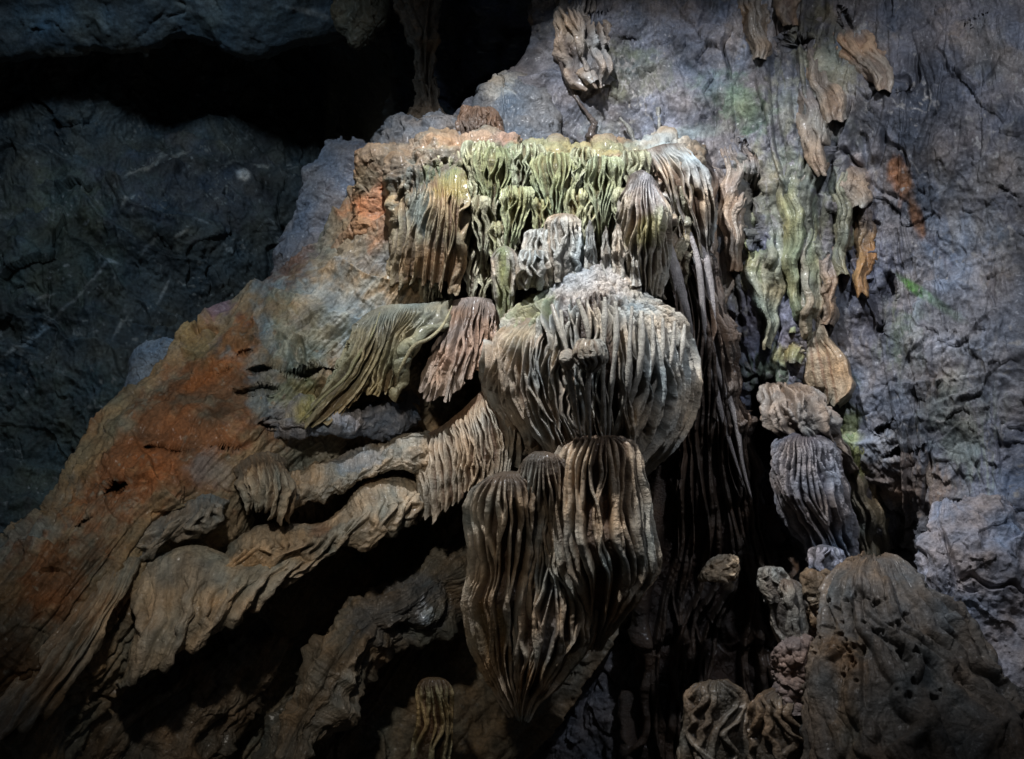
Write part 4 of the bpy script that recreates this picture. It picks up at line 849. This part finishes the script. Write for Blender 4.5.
hanging('smooth banded tan blade of stone hanging free like a folded cloth', [(298, 803, 808, 12.1), (312, 802, 816, 12.0), (335, 802, 829, 11.85), (360, 803, 841, 11.8), (382, 806, 850, 11.8), (395, 813, 848, 11.82), (404, 821, 840, 11.88)], 187, (.30, .235, .16), (.37, .29, .2), n=6, amp=.015, rock=.0, out=.36, r0=.35, flat=True, topcol=(.25, .2, .14), ext=.03, stains=[(822, 370, 1.6, 46, -12, (.2, .12, .07), .8), (832, 375, 1.6, 40, -12, (.2, .12, .07), .7), (813, 365, 1.4, 40, -8, (.22, .13, .08), .6)])
hanging('tan hooded hanging above the dark pocket, split by a black crease', [(88, 798, 812, 12.5), (100, 793, 822, 12.4), (125, 796, 830, 12.35), (145, 804, 830, 12.35), (160, 812, 828, 12.4), (170, 818, 824, 12.5)], 188, TN, TC, n=4, amp=.07)
hanging('small tan hood beside the black crease, above the orange strip', [(163, 834, 846, 12.4), (170, 832, 858, 12.3), (185, 836, 868, 12.25), (200, 846, 870, 12.25), (208, 854, 868, 12.3)], 189, (.27, .2, .14), TC, n=4, amp=.04)
hanging('narrow orange brown strip hanging below the small tan hood', [(205, 858, 872, 12.4), (225, 856, 874, 12.3), (255, 855, 872, 12.3), (280, 857, 868, 12.35), (294, 860, 865, 12.4)], 190, (.22, .13, .06), (.3, .18, .08), n=3, amp=.04)
hanging('small tan tab at the end of a grey strip, left of the orange one', [(250, 826, 836, 12.3), (262, 824, 840, 12.2), (285, 824, 838, 12.2), (305, 823, 834, 12.25), (325, 822, 830, 12.3)], 191, (.24, .17, .12), TC, n=3, amp=.05)
hanging('tan sloping hood with a ragged dark tip near the top right', [(20, 838, 850, 12.6), (32, 826, 868, 12.4), (50, 836, 884, 12.3), (68, 852, 892, 12.25), (80, 868, 894, 12.25), (88, 880, 892, 12.3)], 192, (.24, .17, .12), (.33, .25, .18), n=5, amp=.06)
hanging('brown cut stub hanging from the top edge', [(-40, 772, 800, 12.8), (-10, 776, 800, 12.7), (10, 778, 798, 12.6), (25, 782, 794, 12.6)], 193, (.17, .12, .09), TN, n=4)
hanging('grey green fluted band running down beside the right knob', [(425, 830, 845, 12.1), (445, 826, 862, 12.0), (480, 834, 872, 11.9), (520, 842, 882, 11.85), (555, 852, 886, 11.85), (590, 862, 884, 11.9)], 194, (.16, .15, .11), (.27, .25, .19), n=8, amp=.08, stains=[(850, 455, 12, 26, -15, (.2, .23, .08), .8)], nv=300, nu=200)
strand_o = tag(strand('stone_ribbon', [(893, 360, 11.95), (908, 400, 11.83), (921, 440, 11.72), (938, 500, 11.6), (973, 545, 11.43), (1010, 590, 11.2), (1060, 650, 11.0)], [.02, .05, .05, .04, .03, .03, .03], None, col=(.24, .19, .155), seed=195, mat=M_FLOW, n=120), 'thin brown raised vein running diagonally down the right wall', 'drapery')

hanging('brown ribbed fold slanting beside the black crease near the top of the right wall', [(40, 812, 824, 12), (60, 806, 830, 12), (80, 808, 834, 12), (100, 818, 842, 12), (118, 832, 846, 12)], 196, (.20, .15, .11), (.30, .235, .175), n=6, amp=.08)
hanging('dull tan fold hanging from the top edge left of the cut stub', [(-20, 742, 756, 12), (0, 738, 764, 12), (22, 742, 770, 12), (45, 750, 768, 12), (60, 756, 763, 12)], 197, (.21, .17, .13), (.30, .25, .20), n=5, amp=.07)
hanging('slender grey green drip fold between the green ribbon and the orange strip', [(150, 838, 850, 12), (200, 834, 852, 12), (240, 836, 850, 12), (275, 840, 847, 12)], 198, (.13, .14, .11), (.22, .23, .17), n=4, amp=.06)

# grey knob
knob = thing('ribbed_flowstone', 'silver grey ribbed knob under a tan beaded hood, right of the black hollow', 'flowstone', base_at(815, 560, 11.6))
fbell('hood', [(387, 780, 790, 12.3), (391, 772, 802, 12.2), (400, 767, 818, 12.05), (412, 766, 830, 11.9), (428, 774, 838, 11.85), (445, 794, 846, 11.9), (470, 815, 858, 12.0)], 18, 201, .11, knob, base=(.17, .13, .1), crest=(.33, .27, .22), k=.8, rock=.08, rock_s=.4, knob=.05, knob_s=.1, knob_v=.7, mat=M_CALC, skirt=(0, .3, .3, .3), merge=.6, nu=260, nv=220, wob=.4)
fbell('ribbed_knob', [(436, 800, 808, 11.7), (438, 790, 818, 11.7), (445, 780, 828, 11.7), (460, 774, 836, 11.7), (480, 772, 842, 11.7), (500, 776, 848, 11.7), (525, 790, 855, 11.75), (550, 808, 860, 11.8), (575, 826, 862, 11.85)], 32, 202, .08, knob, base=(.08, .075, .09), crest=(.29, .28, .30), merge=.7, wob=.35, mat=M_CALC, skirt=(0, .3, .3, .3), nu=300, nv=340, tree=.5, rock=.08, rock_s=.4, knob=.02, knob_s=.07, knob_v=.5)
fbell('ribbed_knob', [(545, 818, 828, 11.55), (549, 812, 838, 11.5), (560, 808, 846, 11.5), (580, 812, 850, 11.5), (600, 820, 848, 11.5)], 11, 203, .06, knob, base=(.13, .13, .15), crest=(.34, .34, .4), mat=M_CALC, skirt=(0, .3, .3, .3), nu=160, nv=160)

# mound and stalagmites at lower right
boulder('large smooth brown grey mound with dark pits at the lower right', [(560, 866, 884, 10.9), (563, 852, 900, 10.8), (575, 842, 915, 10.7), (600, 833, 938, 10.55), (640, 826, 972, 10.4), (690, 817, 1015, 10.25), (760, 806, 1075, 10.1), (900, 790, 1150, 9.9)], 211, (.12, .10, .08), [(850, 690, 14, 60, 0, (.2, .13, .07), .6), (900, 600, 60, 30, 0, (.15, .145, .14), .5)],
        name='flowstone_mound', cat='mound', k=.7, rock=.10, nu=460, nv=460, crack=.01, ridge=.0, rock_s=.9, pits=.10, flow=(.05, 14, 4), facet=((.02, .5),), H=ribs(460, 460, 22, 211, wob=1.0, width=.6, merge=.7, cap=1), amp=.11, knob=.015, knob_s=.12)
boulder('bright violet grey rough rock at the right edge', [(505, 946, 962, 11.0), (508, 936, 985, 10.9), (525, 928, 1030, 10.8), (560, 925, 1070, 10.7), (610, 930, 1100, 10.6), (660, 940, 1120, 10.5), (720, 950, 1130, 10.4)], 212, (.30, .295, .33), k=.35, rock=.16, ridge=.04, nu=340, nv=340, crack=.06, rock_s=.7, flow=(.04, 14, 8), facet=((.05, .45), (.02, .16)))
st1 = thing('stalagmite', 'cream stalagmite with draped folds like a hooded figure, between dark hollow and mound', 'stalagmite', base_at(795, 680, 10.9), 'stalagmites at the lower right')
fbell('head', [(566, 766, 774, 10.9), (568, 760, 780, 10.9), (576, 756, 788, 10.9), (590, 758, 794, 10.9), (604, 764, 800, 10.9)], 9, 213, .04, st1, base=(.22, .18, .14), crest=(.37, .32, .25), mat=M_CALC, nu=120, nv=120, skirt=(0, .2, .2, .2))
fbell('folds', [(578, 776, 788, 10.9), (582, 768, 798, 10.9), (600, 766, 808, 10.9), (630, 772, 815, 10.9), (660, 784, 820, 10.9), (695, 795, 824, 10.9)], 8, 214, .07, st1, base=(.14, .11, .085), crest=(.34, .285, .22), mat=M_FLOW, nu=160, nv=220, skirt=(0, .2, .2, .2))
boulder('yellowish round knob stalagmite tucked behind the mound', [(572, 812, 822, 10.95), (574, 806, 828, 10.95), (584, 803, 832, 10.95), (600, 808, 840, 10.95), (640, 812, 850, 10.95), (700, 820, 860, 10.9)], 215, (.17, .125, .08), name='stalagmite', cat='stalagmite', group='stalagmites at the lower right', rock=.06, knob=.03, knob_s=.09, nu=120, nv=160, k=.9)
boulder('little cream cap of stone alone in the black hollow', [(557, 725, 732, 11.6), (559, 717, 736, 11.6), (566, 708, 737, 11.6), (575, 702, 737, 11.6), (581, 700, 735, 11.65)], 216, (.36, .30, .22), name='stalagmite', cat='stalagmite', group='stalagmites at the lower right', rock=.03, nu=120, nv=90, k=.8, H=ribs(90, 120, 8, 216), amp=.03)
boulder('pitted pinkish lump below the hooded stalagmite', [(642, 790, 800, 10.75), (645, 782, 810, 10.75), (660, 778, 820, 10.75), (690, 780, 826, 10.75), (715, 784, 830, 10.7)], 217, (.2, .15, .13), rock=.06, knob=.05, knob_s=.1, nu=150, nv=150, k=.9, name='stalagmite', cat='stalagmite', group='stalagmites at the lower right')
for lab, pr, sd in (('rounded brown fluted dome at the bottom edge, left one', [(679, 711, 717, 10.9), (683, 701, 728, 10.9), (695, 691, 741, 10.9), (720, 683, 752, 10.9), (760, 678, 760, 10.9), (820, 676, 764, 10.9)], 218),
                    ('rounded brown pitted dome at the bottom edge beside the mound', [(690, 778, 785, 10.8), (694, 766, 797, 10.8), (706, 755, 812, 10.8), (730, 748, 824, 10.8), (780, 744, 830, 10.8), (840, 742, 832, 10.8)], 229)):
    d = thing('flowstone_dome', lab, 'flowstone', base_at(pr[-1][1], 820, 10.8))
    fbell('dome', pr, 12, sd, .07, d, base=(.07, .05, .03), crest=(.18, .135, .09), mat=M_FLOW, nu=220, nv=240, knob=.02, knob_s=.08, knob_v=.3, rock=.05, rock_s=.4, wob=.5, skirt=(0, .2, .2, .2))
